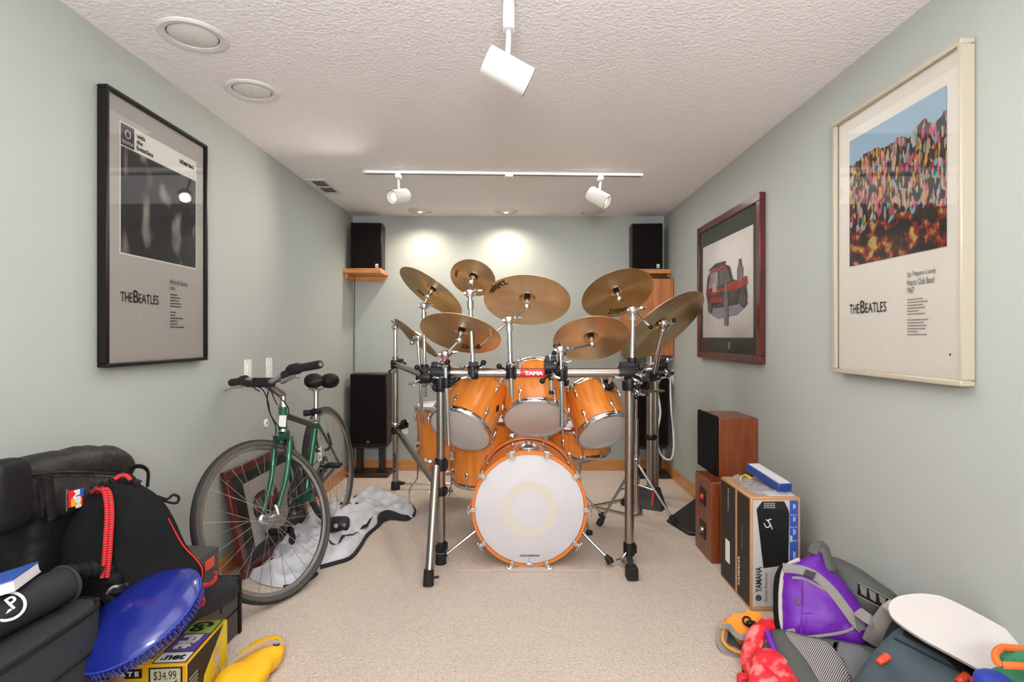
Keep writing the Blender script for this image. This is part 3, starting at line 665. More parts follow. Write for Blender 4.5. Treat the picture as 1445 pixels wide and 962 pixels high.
bx.part('printed_receiver_top', MB().prism([V(a, Y0-.0022, b) for a, b in ((.982, .417), (1.005, .448), (1.095, .449), (1.114, .41))], (0, -1, 0), .001), M['receiver_face'])
g = MB()
for i in range(4):
    for j in range(3): g.box((1.016+i*.012, Y0-.003, .424+j*.008), (.009, .001, .005))
bx.part('printed_vents', g, M['pale_ink'], stuff=True)
g = MB().tube(smooth([(1.012, Y0-.003, .36), (1.022, Y0-.003, .343), (1.036, Y0-.003, .35), (1.03, Y0-.003, .372), (1.042, Y0-.003, .376)], 5), .0018, 5).tube(smooth([(1.02, Y0-.003, .375), (1.035, Y0-.003, .36), (1.046, Y0-.003, .335)], 5), .0018, 5)
bx.part('printed_swirl', g, M['white_ink'])
bx.part('lettering', text('YAMAHA', V(1.003, Y0-.0025, .077), UP, (-1, 0, 0), width=.105, height=.026, bold=.03), M['black_ink'])
bx.part('emblem', MB().torus(V(.990, Y0-.0025, .055), (0, -1, 0), .010, .0025, 20, 5).torus(V(.990, Y0-.0025, .055), (0, -1, 0), .004, .002, 12, 5), M['black_ink'])
bx.part('lettering', text('Stereo Receiver', V(1.026, Y0-.0025, .04), UP, (-1, 0, 0), width=.12, height=.014), M['grey_ink'])
bx.part('lettering', text('200', V(1.128, Y0-.0025, .283), UP, (-1, 0, 0), width=.026, height=.010, bold=.03), M['white_ink'])
g = MB()
for z in (.21, .30, .355, .405): g.box((1.134, Y0-.0016, z-.012), (.028, .001, .0012))
for z, l in ((.222, .03), (.316, .025), (.368, .02), (.42, .02)):
    g.box((1.133, Y0-.0018, z+.008), (.002, .001, l)); g.box((1.139, Y0-.0018, z+.008), (.002, .001, l*.8))
bx.part('fine_print', g, M['white_ink'], stuff=True)
def sp_(nm, ya, yb, za, zb, m, d=.0012): return bx.part(nm, MB().box((X0-d/2, (ya+yb)/2, (za+zb)/2), (d, yb-ya, zb-za)), m)
sp_('black_panel', 2.30, 2.425, .012, .455, M['card_black']); sp_('black_panel', 2.45, 2.617, .012, .455, M['card_black']); sp_('white_sticker', 2.51, 2.56, .10, .20, M['poster_white'], .002)
lf = V(0, -1, 0)
bx.part('lettering', text('YAMAHA', V(X0-.002, 2.395, .05), UP, V(0, 1, 0), width=.13, height=.022, bold=.02), M['white_ink']); bx.part('lettering', text('YAMAHA', V(X0-.002, 2.515, .33), UP, V(0, 1, 0), width=.11, height=.02, bold=.02), M['pale_ink'])
bx.part('lettering', text('Stereo Receiver', V(X0-.002, 2.37, .22), UP, V(0, 1, 0), width=.1, height=.011), M['pale_ink'])
# film, strap and blue tray on the carton
fl = solo('plastic_bag', 'crumpled clear plastic bag on the receiver carton', 'bag', MB().pillow(smooth([(.99, 2.58, Z1), (1.04, 2.6, Z1), (1.1, 2.5, Z1), (1.15, 2.33, Z1), (1.14, 2.30, Z1), (1.06, 2.31, Z1), (1.0, 2.33, Z1), (.985, 2.45, Z1)], 4, True), (0, 0, 1), .016, -.0005, .03, .014, .012, 30), M['bag_plastic'])
solo('paper_slip', 'white paper slip under the plastic bag on the carton', 'paper', MB().box((1.09, 2.325, Z1+.001), (.11, .05, .002)), M['pale_paper'])
solo('yellow_strap', 'bent yellow plastic strap on the receiver carton', 'strap', MB().tube(smooth([(1.0, 2.49, Z1+.008), (1.005, 2.5, Z1+.028), (1.03, 2.51, Z1+.034), (1.05, 2.5, Z1+.02)], 5), .007, 8, flat=.35), M['yellow_plastic'])
bt = Thing('blue_box', 'flat dark blue box lying tilted on the plastic bag', 'box', Matrix.Translation((1.098, 2.44, Z1+.043)) @ Matrix.Rotation(R(8), 4, 'Z') @ Matrix.Rotation(R(7), 4, 'X'))
bt.part('case', MB().box((0, 0, 0), (.062, .25, .034), .003), M['blue_plastic'], world=False); bt.part('label_sheet', MB().box((.002, .0, .018), (.05, .235, .002)), M['pale_paper'], world=False)
# ================================================================ drum kit
def drum(name, label, M4, Rr, L, nl, badge=None, top_m='head', bot_m='head_clear', strainer=False):
    t = Thing(name, label, 'drum', M4, {'rack_tom': 'rack toms', 'floor_tom': 'floor toms'}.get(name)); h = L/2; hp = .018
    t.part('shell', MB().lathe([(Rr-.006, -h), (Rr, -h), (Rr, h), (Rr-.006, h), (Rr-.006, -h)], 48), M['maple'], world=False)
    t.part('batter_head', MB().lathe([(0, h+.003), (Rr*.94, h+.003), (Rr+.001, h+.0015), (Rr+.001, h-.012)], 48), M[top_m], world=False)
    t.part('resonant_head', MB().lathe([(Rr+.001, -h+.012), (Rr+.001, -h-.0015), (Rr*.94, -h-.004), (0, -h-.004)], 48), M[bot_m], world=False)
    for s in (1, -1):
        prof = [(Rr+.002, -.014), (Rr+.006, -.016), (Rr+.008, -.004), (Rr+.006, .006), (Rr+.002, .012), (Rr-.002, .014), (Rr+.001, .006), (Rr+.002, -.014)]
        m = Matrix.Translation((0, 0, s*h)) @ (Matrix.Identity(4) if s > 0 else Matrix.Rotation(math.pi, 4, 'X'))
        t.part('hoop', MB().lathe(prof, 48, m), M['chrome'], world=False)
    lug = MB().blob((0, 0, 0), (.009, .0105, .026), 2.2, 10, 8, M=Matrix.Translation((.008, 0, -.008))).cyl((.008, 0, -.03), (.008, 0, -.024), .004).mesh('lug')
    rod = MB().cyl((.011, 0, -.012), (.011, 0, .062), .0026, None, 8).cyl((.011, 0, .052), (.011, 0, .064), .005, None, 8).box((.006, 0, .054), (.012, .012, .006), .001).mesh('tension_rod')
    for me in (lug, rod): me.materials.append(M['chrome'])
    for s in (1, -1):
        for k in range(nl):
            a = 2*math.pi*(k+.5)/nl
            m = Matrix.Rotation(a, 4, 'Z') @ Matrix.Translation((Rr, 0, s*(h-.058))) @ (Matrix.Identity(4) if s > 0 else Matrix.Rotation(math.pi, 4, 'X'))
            t.inst('lug', lug, m); t.inst('tension_rod', rod, m)
    if badge is not None:
        m = Matrix.Rotation(badge, 4, 'Z') @ Matrix.Translation((Rr+.0012, 0, 0))
        t.part('badge', MB().add([m @ V(0, -.017, 0), m @ V(0, 0, -.027), m @ V(0, .017, 0), m @ V(0, 0, .027), m @ V(-.004, 0, 0)], [(0, 1, 2, 3), (1, 0, 4), (2, 1, 4), (3, 2, 4), (0, 3, 4)]), M['black_ink'], world=False)
    return t
def ellipse_axis(px, py, ang, ratio, side=1):
    """axis direction of a disc whose outline is an ellipse at (px,py): major axis turned ang degrees (down to the right), seen from below if side=1"""
    v = (P(px, py, 1)-V(0, 0, CH)).normalized(); a = R(ang)
    im = V(math.sin(a), 0, math.cos(a)); u = (im-v*im.dot(v)).normalized()
    return (v*side*ratio+u*math.sqrt(1-ratio*ratio)).normalized()
def drum_at(name, label, px, py, d, ang, ratio, Rr, L, nl, **k):
    n = ellipse_axis(px, py, ang, ratio); c = P(px, py, d)+n*(L/2)
    return drum(name, label, frame(c, n, (0, -1, 0)), Rr, L, nl, **k), n, c
tomL, nL, cL = drum_at('rack_tom', 'amber wooden rack tom hanging at the left, black diamond badge on its side', 650, 605, 2.92, 25.5, .52, .166, .285, 6, badge=R(52))
tomM, nM, cM = drum_at('rack_tom', 'amber wooden rack tom hanging in the middle above the bass drum', 756, 590, 2.95, 0, .55, .168, .27, 6)
tomR, nR, cR = drum_at('rack_tom', 'amber wooden rack tom hanging at the right with its chrome mount plate', 853, 608, 3.02, -23, .50, .150, .26, 6)
# chrome mount plate and bracket on each tom
for t, a in ((tomL, -1.0), (tomR, .72), (tomM, 1.1)):
    m = Matrix.Rotation(a, 4, 'Z')
    Rr = .15 if t is tomR else .167
    pl = MB()
    vs = []
    for i in range(5):
        for j in (0, 1): vs.append(m @ Matrix.Rotation(-.26+.13*i, 4, 'Z') @ V(Rr+.006, 0, .02+(.095 if j else 0)))
    pl.add(vs, [(2*i, 2*i+2, 2*i+3, 2*i+1) for i in range(4)])
    pt = t.part('mount_plate', pl, M['chrome'], world=False)
    t.part('mount_ring', MB().torus(m @ V(Rr+.012, 0, .065), (m.to_3x3() @ V(1, 0, 0)), .03, .006, 20, 8), M['black_plastic'], pt, world=False)
    t.part('mount_arm', MB().cyl(m @ V(Rr+.004, 0, .065), m @ V(Rr+.075, 0, .085), .012), M['chrome'], pt, world=False)
# floor toms
def floor_tom(label, x, y, z0, z1, Rr, tilt, legs):
    t = drum('floor_tom', label, Matrix.Translation((x, y, (z0+z1)/2)) @ Matrix.Rotation(tilt, 4, 'Y') @ Matrix.Rotation(-.9, 4, 'Z'), Rr, z1-z0, 8)
    for a in legs:
        dx, dy = math.cos(a), math.sin(a); p = V(x+dx*(Rr+.02), y+dy*(Rr+.02), 0)
        pts = smooth([(p.x, p.y, z0+.22), (p.x, p.y, z0-.02), (p.x+dx*.01, p.y+dy*.01, z0-.06), (p.x+dx*.055, p.y+dy*.055, .14 if z0 > .2 else .1), (p.x+dx*.06, p.y+dy*.06, .03)], 5)
        lg = t.part('leg', MB().tube(pts, .005, 8), M['chrome'])
        t.part('rubber_foot', MB().lathe([(0, 0), (.018, 0), (.014, .012), (.008, .035), (0, .036)], 14, Matrix.Translation((p.x+dx*.06, p.y+dy*.06, .001))), M['rubber'], lg)
        t.part('leg_bracket', MB().box((x+dx*(Rr+.013), y+dy*(Rr+.013), z0+.16), (.03, .03, .05), .006), M['chrome'])
floor_tom('amber floor tom standing closer to the bass drum, partly hidden by it', -.181, 3.31, .27, .63, .186, 0, (R(200), R(320), R(80)))
floor_tom('amber floor tom farthest left behind the left rack post', -.446, 3.76, .255, .66, .212, R(-2), (R(215), R(325), R(95)))
snare = drum('snare_drum', 'shallow amber snare drum behind the right rack tom', Matrix.Translation((.38, 3.36, .515)) @ Matrix.Rotation(R(4), 4, 'X'), .178, .15, 10)
ss = Thing('snare_stand', 'chrome snare stand under the snare drum behind the bass drum', 'drum stand', V(.38, 3.36, 0))
for k in range(3):
    a = R(100+120*k); q = V(.38+.17*math.cos(a), 3.36+.17*math.sin(a), .43)
    ss.part('basket_arm', MB().tube(smooth([(.38, 3.36, .36), (.38+.08*math.cos(a), 3.36+.08*math.sin(a), .385), q], 4), .006, 8), M['chrome'])
    b = R(40+120*k); f = V(.38+.2*math.cos(b), 3.36+.2*math.sin(b), .015)
    lg = ss.part('leg', MB().tube([(.38, 3.36, .2), f], .007, 8), M['chrome']); ss.part('rubber_foot', MB().blob(f, (.02, .014, .014), 3, 12, 8), M['rubber'], lg)
ss.part('post', MB().cyl((.38, 3.36, .06), (.38, 3.36, .37), .010), M['chrome'])
# bass drum: axis along +y
BX, BYf, BZ, BR, BL = .0655, 2.715, .285, .262, .43
bd = Thing('bass_drum', 'large amber bass drum with a white front head, standing on the carpet mat', 'bass drum', Matrix.Translation((BX, BYf+BL/2, BZ)) @ Matrix.Rotation(R(90), 4, 'X'))
hL = BL/2     # local +z points to the camera
bd.part('shell', MB().lathe([(BR-.008, -hL), (BR, -hL), (BR, hL), (BR-.008, hL), (BR-.008, -hL)], 64), M['maple'], world=False)
bd.part('front_head', MB().lathe([(0, hL+.004), (BR*.99, hL+.004), (BR+.003, hL+.001), (BR+.003, hL-.012)], 64), M['head'], world=False)
bd.part('rear_head', MB().lathe([(BR+.003, -hL+.012), (BR+.003, -hL-.002), (0, -hL-.004)], 64), M['head'], world=False)
for s in (1, -1):
    m = Matrix.Translation((0, 0, s*(hL-.014)))
    bd.part('hoop', MB().lathe([(BR+.005, -.022), (BR+.017, -.022), (BR+.0195, -.019), (BR+.0195, .019), (BR+.017, .022), (BR+.005, .022), (BR+.005, -.022)], 64, m), M['hoop_wood'], world=False)
bd.part('head_ring', MB().lathe([(.088, hL+.0048), (.135, hL+.0048)], 56), M['head_ring'], world=False)
bd.part('lettering', text('AQUARIAN', V(-.049, -.231, hL+.0052), (1, 0, 0), (0, 1, 0), width=.096, height=.012, bold=.04), M['black_ink'], world=False)
claw = MB().box((.024, 0, 0), (.007, .022, .05), .002).box((.012, 0, .025), (.028, .022, .006), .002).cyl((.031, 0, -.11), (.031, 0, .03), .0035, None, 8).mesh('claw')
thand = MB().cyl((.031, 0, .024), (.031, 0, .036), .008, None, 10).box((.031, 0, .036), (.008, .05, .008), .003).mesh('t_handle')
blug = MB().blob((.006, 0, -.12), (.008, .010, .03), 2.4, 10, 8).mesh('lug')
for me in (claw, thand, blug): me.materials.append(M['chrome'])
for s in (1, -1):
    for k in range(10):
        a = R(90+18+36*k); m = Matrix.Rotation(a, 4, 'Z') @ Matrix.Translation((BR, 0, s*(hL-.002))) @ (Matrix.Identity(4) if s > 0 else Matrix.Rotation(math.pi, 4, 'X'))
        c_ = bd.inst('claw', claw, m); bd.inst('t_handle', thand, Matrix.Identity(4), c_); bd.inst('lug', blug, m)
bd.part('tom_mount', MB().box((0, BR+.008, hL-.12), (.10, .014, .05), .005).cyl((0, BR, hL-.12), (0, BR+.045, hL-.12), .02).tube([(-.035, BR+.02, hL-.12), (0, BR+.04, hL-.12), (.035, BR+.02, hL-.12)], .008, 8), M['chrome'], world=False)
bd.part('head_clip', MB().box((0, -BR-.004, hL+.010), (.05, .016, .012), .003).cyl((0, -BR-.004, hL+.01), (0, -BR+.032, hL+.01), .002), M['chrome'], world=False)
for s, (fx, fy) in ((-1, (622, 790)), (1, (862, 794))):
    f = G(fx, fy, .02)
    a = V(BX+s*.235, BYf+.10, .17)
    lg = bd.part('spur', MB().tube([a, f+V(-s*.005, 0, .012)], .0075, 10).cyl(a-V(s*.02, 0, 0), a+V(s*.02, 0, 0), .018), M['chrome'])
    d_ = (f-a).normalized()
    bd.part('rubber_foot', MB().tube([f-d_*.035+V(0,0,.01), f-d_*.01+V(0,0,.006), f+V(0, 0, -.002)], [.010, .019, .017], 10), M['rubber'], lg)
solo('carpet_mat', 'rectangle of beige carpet lying under the bass drum', 'mat', MB().box(((-.308+.40)/2, 3.05, .004), (.708, .76, .008), .002), M['carpet'])
# ---------------------------------------------------------------- rack
RZ = .942
A = V(-.371, 2.765, 0); B = V(.56, 2.765, 0); Cc = V(-.884, 4.11, 0); D = V(.915, 3.80, 0)
rk = Thing('drum_rack', 'chrome tubular drum rack with black clamps around the kit', 'drum rack', V(.09, 2.9, 0))
def z_(p, z): return V(p.x, p.y, z)
rt = .0205
rk.part('front_bar', MB().cyl(z_(A, RZ), z_(B, RZ), .0235, None, 24), M['steel'])
rk.part('side_bar', MB().cyl(z_(A, .90), z_(Cc, .918), rt, None, 20), M['steel']); rk.part('side_bar', MB().cyl(z_(B, .89), z_(D, .905), rt, None, 20), M['steel'])
rk.part('post', MB().cyl(z_(A, .04), z_(A, .90), .0215, None, 20), M['steel']); rk.part('post', MB().cyl(z_(B, .06), z_(B, .90), .0225, None, 20), M['steel'])
rk.part('post', MB().cyl(z_(Cc, .02), z_(Cc, .975), .022, None, 20), M['steel']); rk.part('post', MB().cyl(z_(D, .02), z_(D, .99), .028, None, 20), M['steel'])
rk.part('post', MB().cyl(z_(D, .02)+V(.06, .12, 0), z_(D, .85)+V(.06, .12, 0), .024, None, 20), M['steel'])
lf_ = G(604, 826); rk.part('brace_leg', MB().cyl(V(A.x-.018, A.y-.03, .49), lf_+V(.004, .01, .05), .020, None, 20), M['steel'])
rk.part('rubber_foot', MB().cyl(lf_+V(.003, .008, .07), lf_+V(.001, 0, .002), .023, .025, 16).cyl(lf_+V(.02, -.01, .04), lf_+V(.05, -.015, .045), .006, None, 8), M['rubber'])
rk.part('cross_brace', MB().cyl(z_(Cc, .433)+V(.03, -.05, 0), z_(A, .36), .020, None, 16), M['steel'])
rk.part('foot_bar', MB().cyl(z_(Cc, .04), z_(Cc, .04)+V(.42, 0, 0), .009, None, 10), M['chrome'])
rk.part('rubber_foot', MB().lathe([(0, 0), (.034, 0), (.032, .05), (.026, .06), (0, .06)], 16, Matrix.Translation(z_(Cc, .001))).cyl(z_(Cc, .045), z_(Cc, .045)+V(.07, 0, 0), .022, .010), M['rubber'])
rk.part('rubber_foot', MB().lathe([(0, 0), (.028, 0), (.026, .05), (0, .06)], 16, Matrix.Translation(z_(A, .001))), M['rubber'])
rk.part('rubber_foot', MB().lathe([(0, 0), (.036, 0), (.034, .05), (0, .055)], 16, Matrix.Translation(z_(D, .001))), M['rubber'])
ff = G(892, 818)
rk.part('foot_bar', MB().tube([z_(B, .035)+V(0, .02, 0), V(ff.x, ff.y+.03, .033)], .022, 4, xh=(.7, 0, .7)), M['steel'])
rk.part('rubber_foot', MB().box((ff.x, ff.y+.01, .031), (.052, .06, .058), .005), M['rubber'])
def clamp_mb(c, ax, r=.03, w_=.05):
    m = frame(c, ax); mb = MB().lathe([(r*.7, -w_/2), (r, -w_/2), (r*1.06, -w_*.3), (r*1.06, w_*.3), (r, w_/2), (r*.7, w_/2)], 18, m)
    mb.box((0, r*1.05, 0), (r*1.1, r*.9, w_*.9), .004, m); mb.box((r*.9, 0, 0), (r*.7, r*1.3, w_*.7), .004, m); return mb
def wing_mb(c, d_, L=.05):
    d_ = Vector(d_).normalized(); s = d_.cross(V(0, 0, 1)); s = s.normalized() if s.length > .1 else V(1, 0, 0)
    mb = MB().cyl(c, c+d_*L, .005, None, 8).cyl(c+d_*L*.5, c+d_*L*.8, .009, None, 10)
    mb.tube([c+d_*L*1.15-s*.024, c+d_*L*.85, c+d_*L*1.15+s*.024], [.006, .008, .006], 8); return mb
def knob_mb(c, d_, L=.045):
    d_ = Vector(d_).normalized(); return MB().cyl(c, c+d_*L, .005, None, 8).blob(c+d_*(L+.012), (.014, .014, .014), 2, 12, 8)
rs = random.Random(5)
def clamp(c, ax, r=.03, w_=.05, n=2):
    c = Vector(c); cl = rk.part('clamp', clamp_mb(c, ax, r, w_), M['black_plastic'])
    for k in range(n):
        d_ = V(rs.uniform(-1, 1), -.9, rs.uniform(-.9, .9))
        if k % 2: rk.part('knob', knob_mb(c+d_.normalized()*r, d_), M['black_plastic'], cl)
        else: rk.part('wing_bolt', wing_mb(c+d_.normalized()*r, d_), M['chrome'], cl)
for q, ax, r, w_, n in ((z_(A, RZ), (1, 0, 0), .036, .10, 3), (z_(A, .885), (0, 0, 1), .033, .07, 2), (z_(A, .93)+V(-.02, .05, -.02), (.35, -.93, 0), .034, .07, 3), (z_(A, .92)+V(-.075, .0, 0), (1, 0, 0), .03, .05, 2), (z_(B, RZ)+V(-.01, 0, 0), (1, 0, 0), .036, .085, 1), (z_(B, .885), (0, 0, 1), .034, .06, 3), (z_(B, .87)+V(.075, .02, .01), (0, 1, 0), .034, .07, 3), (z_(B, .91)+V(.09, .12, .02), (.3, 1, 0), .03, .06, 3),
                        (z_(Cc, .918), (0, 0, 1), .034, .06, 2), (z_(Cc, .918)+V(.06, -.1, 0), (.35, -.93, 0), .03, .05, 2), (z_(Cc, .433), (0, 0, 1), .032, .05, 0), (z_(Cc, .46)+V(.07, -.06, .02), (.6, -.6, .3), .026, .06, 1), (z_(D, .905), (0, 0, 1), .04, .06, 3), (z_(D, .93)+V(.05, -.1, .0), (1, 0, 0), .03, .06, 3), (z_(D, .44), (0, 0, 1), .033, .035, 0), (z_(A, .49), (0, 0, 1), .028, .06, 1), (z_(A, .36), (0, 0, 1), .027, .045, 1),
                        (z_(B, .075), (0, 0, 1), .028, .06, 1), (z_(A, .085), (0, 0, 1), .027, .05, 1)):
    clamp(q, ax, r, w_, n)
tg = V(.087, A.y-.0245, RZ)
bg = rk.part('badge', MB().add([V(tg.x+dx, A.y-.0245*math.cos(a), RZ+.0245*math.sin(a)) for dx in (-.066, .066) for a in [R(-55+22*i) for i in range(6)]], [(i, i+6, i+7, i+1) for i in range(5)]), M['red_badge'])
rk.part('lettering', text('TAMA', V(.087-.045, A.y-.0252, RZ-.010), (1, 0, 0), UP, width=.092, height=.020, bold=.06), M['white_ink'], bg)
rk.part('lettering', text('TAMA', V(Cc.x+.008, Cc.y-.0235, .12), (0, 0, 1), (-1, 0, 0), width=.16, height=.017, bold=.05), M['black_ink'])
# tom holders: curved arms from the bar to each tom mount
for t, a, q in ((tomL, -1.0, z_(A, RZ)+V(.14, 0, 0)), (tomR, .72, z_(B, RZ)+V(-.06, 0, 0)), (tomM, 1.1, V(.20, A.y, RZ))):
    Rr = .15 if t is tomR else .167
    e = t.M @ (Matrix.Rotation(a, 4, 'Z') @ V(Rr+.07, 0, .085))
    rk.part('tom_arm', MB().tube(smooth([q, q+V(0, .05, -.005), (q+e)/2+V(0, .03, .0), e], 5), .011, 10), M['chrome'])
# ---------------------------------------------------------------- cymbals and their arms
def cymbal_mb(Rr):
    b = Rr*.19; hb = Rr*.13; n = 18; up = [(.004, hb)]
    for i in range(1, 7): a = i/6*math.pi/2; up.append((b*math.sin(a), hb*math.cos(a)*.9+.0))
    for i in range(1, 12): s = i/11; up.append((b+(Rr-b)*s, -.002-Rr*.09*s**1.7))
    lo = [(r, z-.0022) for r, z in reversed(up)]
    return MB().lathe(up+lo+[up[0]], 72)
def cymbal(label, px, py, d, ang, ratio, Rr, words=(), side=1, name='cymbal'):
    n = ellipse_axis(px, py, ang, ratio, side); c = P(px, py, d)
    v = (P(px, py, 1)-V(0, 0, CH)).normalized()
    m = frame(c, n, (1, 0, 0)); t = Thing(name, label, 'cymbal', m, 'cymbals')
    t.part('disc', cymbal_mb(Rr), M['bronze'], world=False)
    t.part('felt', MB().cyl((0, 0, -.004), (0, 0, Rr*.10), .017, .015, 14), M['rubber'], world=False)
    for body, phi, r0, w_ in words:
        # phi: image angle (deg, anticlockwise from right) of the word's middle; tops point at the bell
        dimg = V(math.cos(R(phi)), 0, math.sin(R(phi))); dl = m.to_3x3().inverted() @ (dimg-v*(dimg.dot(n)/v.dot(n))); al = math.atan2(dl.y, dl.x)
        vs, fs = glyphs(body, .02); x0 = min(p.x for p in vs); x1 = max(p.x for p in vs); sc_ = w_/(x1-x0); mb = MB(); out = []
        for p in vs:
            x = (p.x-(x0+x1)/2)*sc_; y = p.y*sc_*1.3-w_*.14; r_ = r0-y; a = al-x/r0*(1 if True else -1)
            s_ = max(0, (r_-Rr*.19)/(Rr*.81)); zz = -.002-Rr*.09*s_**1.7-.0022-.0012
            out.append(V(r_*math.cos(a), r_*math.sin(a), zz))
        mb.add(out, [f[::-1] for f in fs]); t.part('lettering', mb, M['black_ink'], world=False)
    return n, c
def arm(label, base, top, joint_end, n, c, counter=None, low=None, r=.0105, collar=None):
    """pole from low (or base) through the clamp to top, boom on to the cymbal's underside"""
    t = Thing('cymbal_stand', label, 'cymbal stand', Vector(base), 'cymbal stands on the rack')
    lo = Vector(low) if low is not None else Vector(base)
    t.part('pole', MB().cyl(lo, Vector(top), r, None, 14), M['chrome'])
    tip = c-n*.055; ends = [Vector(top), tip]
    if (tip-Vector(top)).length > .03: t.part('boom', MB().cyl(Vector(counter) if counter is not None else Vector(top), tip, .0065, None, 10), M['chrome'])
    j = Vector(top); t.part('joint', MB().blob(j, (.022, .018, .022), 2.5, 14, 10).cyl(j-V(.03, 0, 0), j+V(.03, 0, 0), .010), M['chrome'])
    t.part('wing_nut', wing_mb(j+V(.012, -.012, 0), (.7, -.6, .25), .04), M['chrome'])
    t.part('tilter', MB().cyl(tip-n*.012, c-n*.004, .006).blob(tip, (.017, .014, .017), 2.4, 12, 8).cyl(c-n*.028, c-n*.010, .016, None, 14), M['chrome'])
    if counter is not None:
        t.part('counter_tip', MB().blob(Vector(counter), (.012, .012, .012), 2, 10, 8), M['black_plastic'])
    t.part('clamp', clamp_mb(Vector(base), (top[0]-base[0], top[1]-base[1], top[2]-base[2]), .022, .05), M['black_plastic'])
    t.part('collar', MB().cyl(Vector(base).lerp(Vector(top), .80), Vector(base).lerp(Vector(top), .9), r*1.5, None, 14), collar or M['chrome'])
    return t
ZJ = 'Zildjian'
n, c = cymbal('bronze cymbal at the upper far left, seen steeply from the side', 611, 408, 3.25, 37, .33, .215, ((ZJ, 200, .15, .085),))
b = P(599, 520, 3.22); arm('chrome arm of the steeply tilted upper left cymbal', b, P(598, 432, 3.22), None, n, c, low=P(600, 560, 3.22))
n, c = cymbal('thin cymbal lowest at the far left, seen almost edge on', 590, 474, 3.45, 42, .15, .175)
b = P(592, 534, 3.36); arm('chrome arm of the low cymbal at the far left', b, P(590, 476, 3.36), None, n, c, counter=P(562, 460, 3.55), low=P(596, 597, 3.36))
sp = Thing('boom_stand', 'thin chrome rod standing on top of the rear left rack post', 'cymbal stand', z_(Cc, .95))
sp.part('rod', MB().cyl(z_(Cc, .93), z_(Cc, 1.185), .016, None, 12), M['chrome']); sp.part('joint', MB().blob(z_(Cc, 1.19), (.03, .025, .022), 2.5, 12, 8), M['chrome'])
sp.part('boom', MB().cyl(z_(Cc, 1.215)+V(-.03, .02, .02), P(588, 483, 3.55), .008, None, 10), M['chrome'])
n, c = cymbal('bronze cymbal in front at the lower left above the left tom', 651, 466, 2.78, 13, .45, .204, ((ZJ, 305, .15, .105),))
b = P(630, 540, 2.735); arm('chrome arm of the lower left front cymbal with a pink collar', b, P(628, 500, 2.735), None, n, c, counter=P(594, 538, 2.75), low=P(633, 628, 2.735), r=.012, collar=M['pink'])
n, c = cymbal('smallest splash cymbal at the top left of the kit', 668, 390, 2.98, 20, .76, .122, ((ZJ, 165, .09, .05),))
b = P(667, 525, 2.74); arm('tall chrome arm holding the smallest splash cymbal', b, P(663, 414, 2.80), None, n, c, low=P(668, 532, 2.74), r=.0115)
n, c = cymbal('large bronze cymbal at the top centre of the kit', 744, 420, 2.95, 3, .58, .228, ((ZJ, 154, .19, .125),))
b = P(721, 526, 2.735); arm('chrome boom arm of the top centre cymbal', b, P(718, 452, 2.735), None, n, c, counter=P(675, 489, 2.70), low=P(722, 561, 2.735), r=.012)
n, c = cymbal('bronze cymbal at the upper right in front of the oak cabinet', 870, 411, 3.12, -21, .60, .205, ((ZJ, 270, .16, .112),))
b = P(892, 512, 2.79); arm('chrome boom arm of the upper right cymbal', b, P(893, 438, 2.82), None, n, c, counter=P(918, 461, 2.72), r=.0125)
n, c = cymbal('bronze cymbal in front at the lower right above the right tom', 834, 474, 2.98, -7, .57, .203, ((ZJ, 198, .19, .122),))
b = P(793, 530, 2.735); arm('chrome arm of the lower right front cymbal', b, P(791, 494, 2.735), None, n, c, counter=P(782, 498, 2.70), low=P(793, 602, 2.735), r=.0125)
n, c = cymbal('largest ride cymbal at the far right, tilted steeply by the wall', 931, 456, 3.12, -40, .36, .275)
b = P(922, 530, 3.2); arm('leaning chrome arm of the far right ride cymbal', b, P(937, 456, 3.02), None, n, c, counter=P(951, 452, 2.95), r=.016)
n, c = cymbal('small dull cymbal seen edge on beside the right rack posts', 921, 549, 3.55, 0, .13, .075)
# extra tube hanging from the front bar clamp near the middle
tb_ = Thing('drop_rod', 'short chrome rod hanging from a clamp right of the red badge', 'rod', P(777, 516, 2.72))
tb_.part('rod', MB().cyl(P(776, 500, 2.72), P(778, 553, 2.72), .010, None, 12), M['chrome']); tb_.part('clamp', clamp_mb(P(777, 518, 2.73), (1, 0, 0), .036, .06).add(*(lambda m: (m.v, m.f))(knob_mb(P(775, 528, 2.69), (-.6, -.6, -.5)))), M['black_plastic']); tb_.part('wing_bolt', wing_mb(P(779, 524, 2.69), (.2, -.8, -.5)), M['chrome'])
tb_.part('end_cap', MB().cyl(P(778, 551, 2.72), P(778, 556, 2.72), .0125), M['rubber'])
for px_, py_ in ((668, 525), (721, 525), (793, 525)):
    cq = P(px_, py_, 2.755); clamp(cq, (1, 0, 0), .034, .05, 3)
# hi-hat stand
hh = Thing('hi_hat_stand', 'chrome hi-hat stand with folding legs behind the right rack post', 'drum stand', V(.735, 3.42, 0))
hx, hy = .735, 3.42
hh.part('tube', MB().cyl((hx, hy, .05), (hx, hy, .62), .012, None, 14).cyl((hx, hy, .6), (hx, hy, .95), .008, None, 10), M['chrome'])
hh.part('leg_collar', MB().cyl((hx, hy, .345), (hx, hy, .40), .022, None, 14).box((hx, hy-.02, .37), (.04, .03, .02), .004), M['chrome'])
for q in (G(846, 742), G(953, 742), V(hx-.02, hy+.3, 0)):
    q = V(q.x, q.y, .018); m_ = V(hx, hy, .36); s_ = (q-m_).normalized(); o_ = s_.cross(V(0, 0, 1)).normalized()*.008
    lg = hh.part('leg', MB().tube([m_+o_, q+o_*.6], .005, 8).tube([m_-o_, q-o_*.6], .005, 8), M['dull_chrome'])
    hh.part('rubber_foot', MB().tube([q-s_*.05, q-s_*.01, q+s_*.015], [.012, .020, .017], 10), M['rubber'], lg)
    hh.part('strut', MB().cyl((hx, hy, .22), m_.lerp(q, .48), .005, None, 8), M['chrome'], lg)
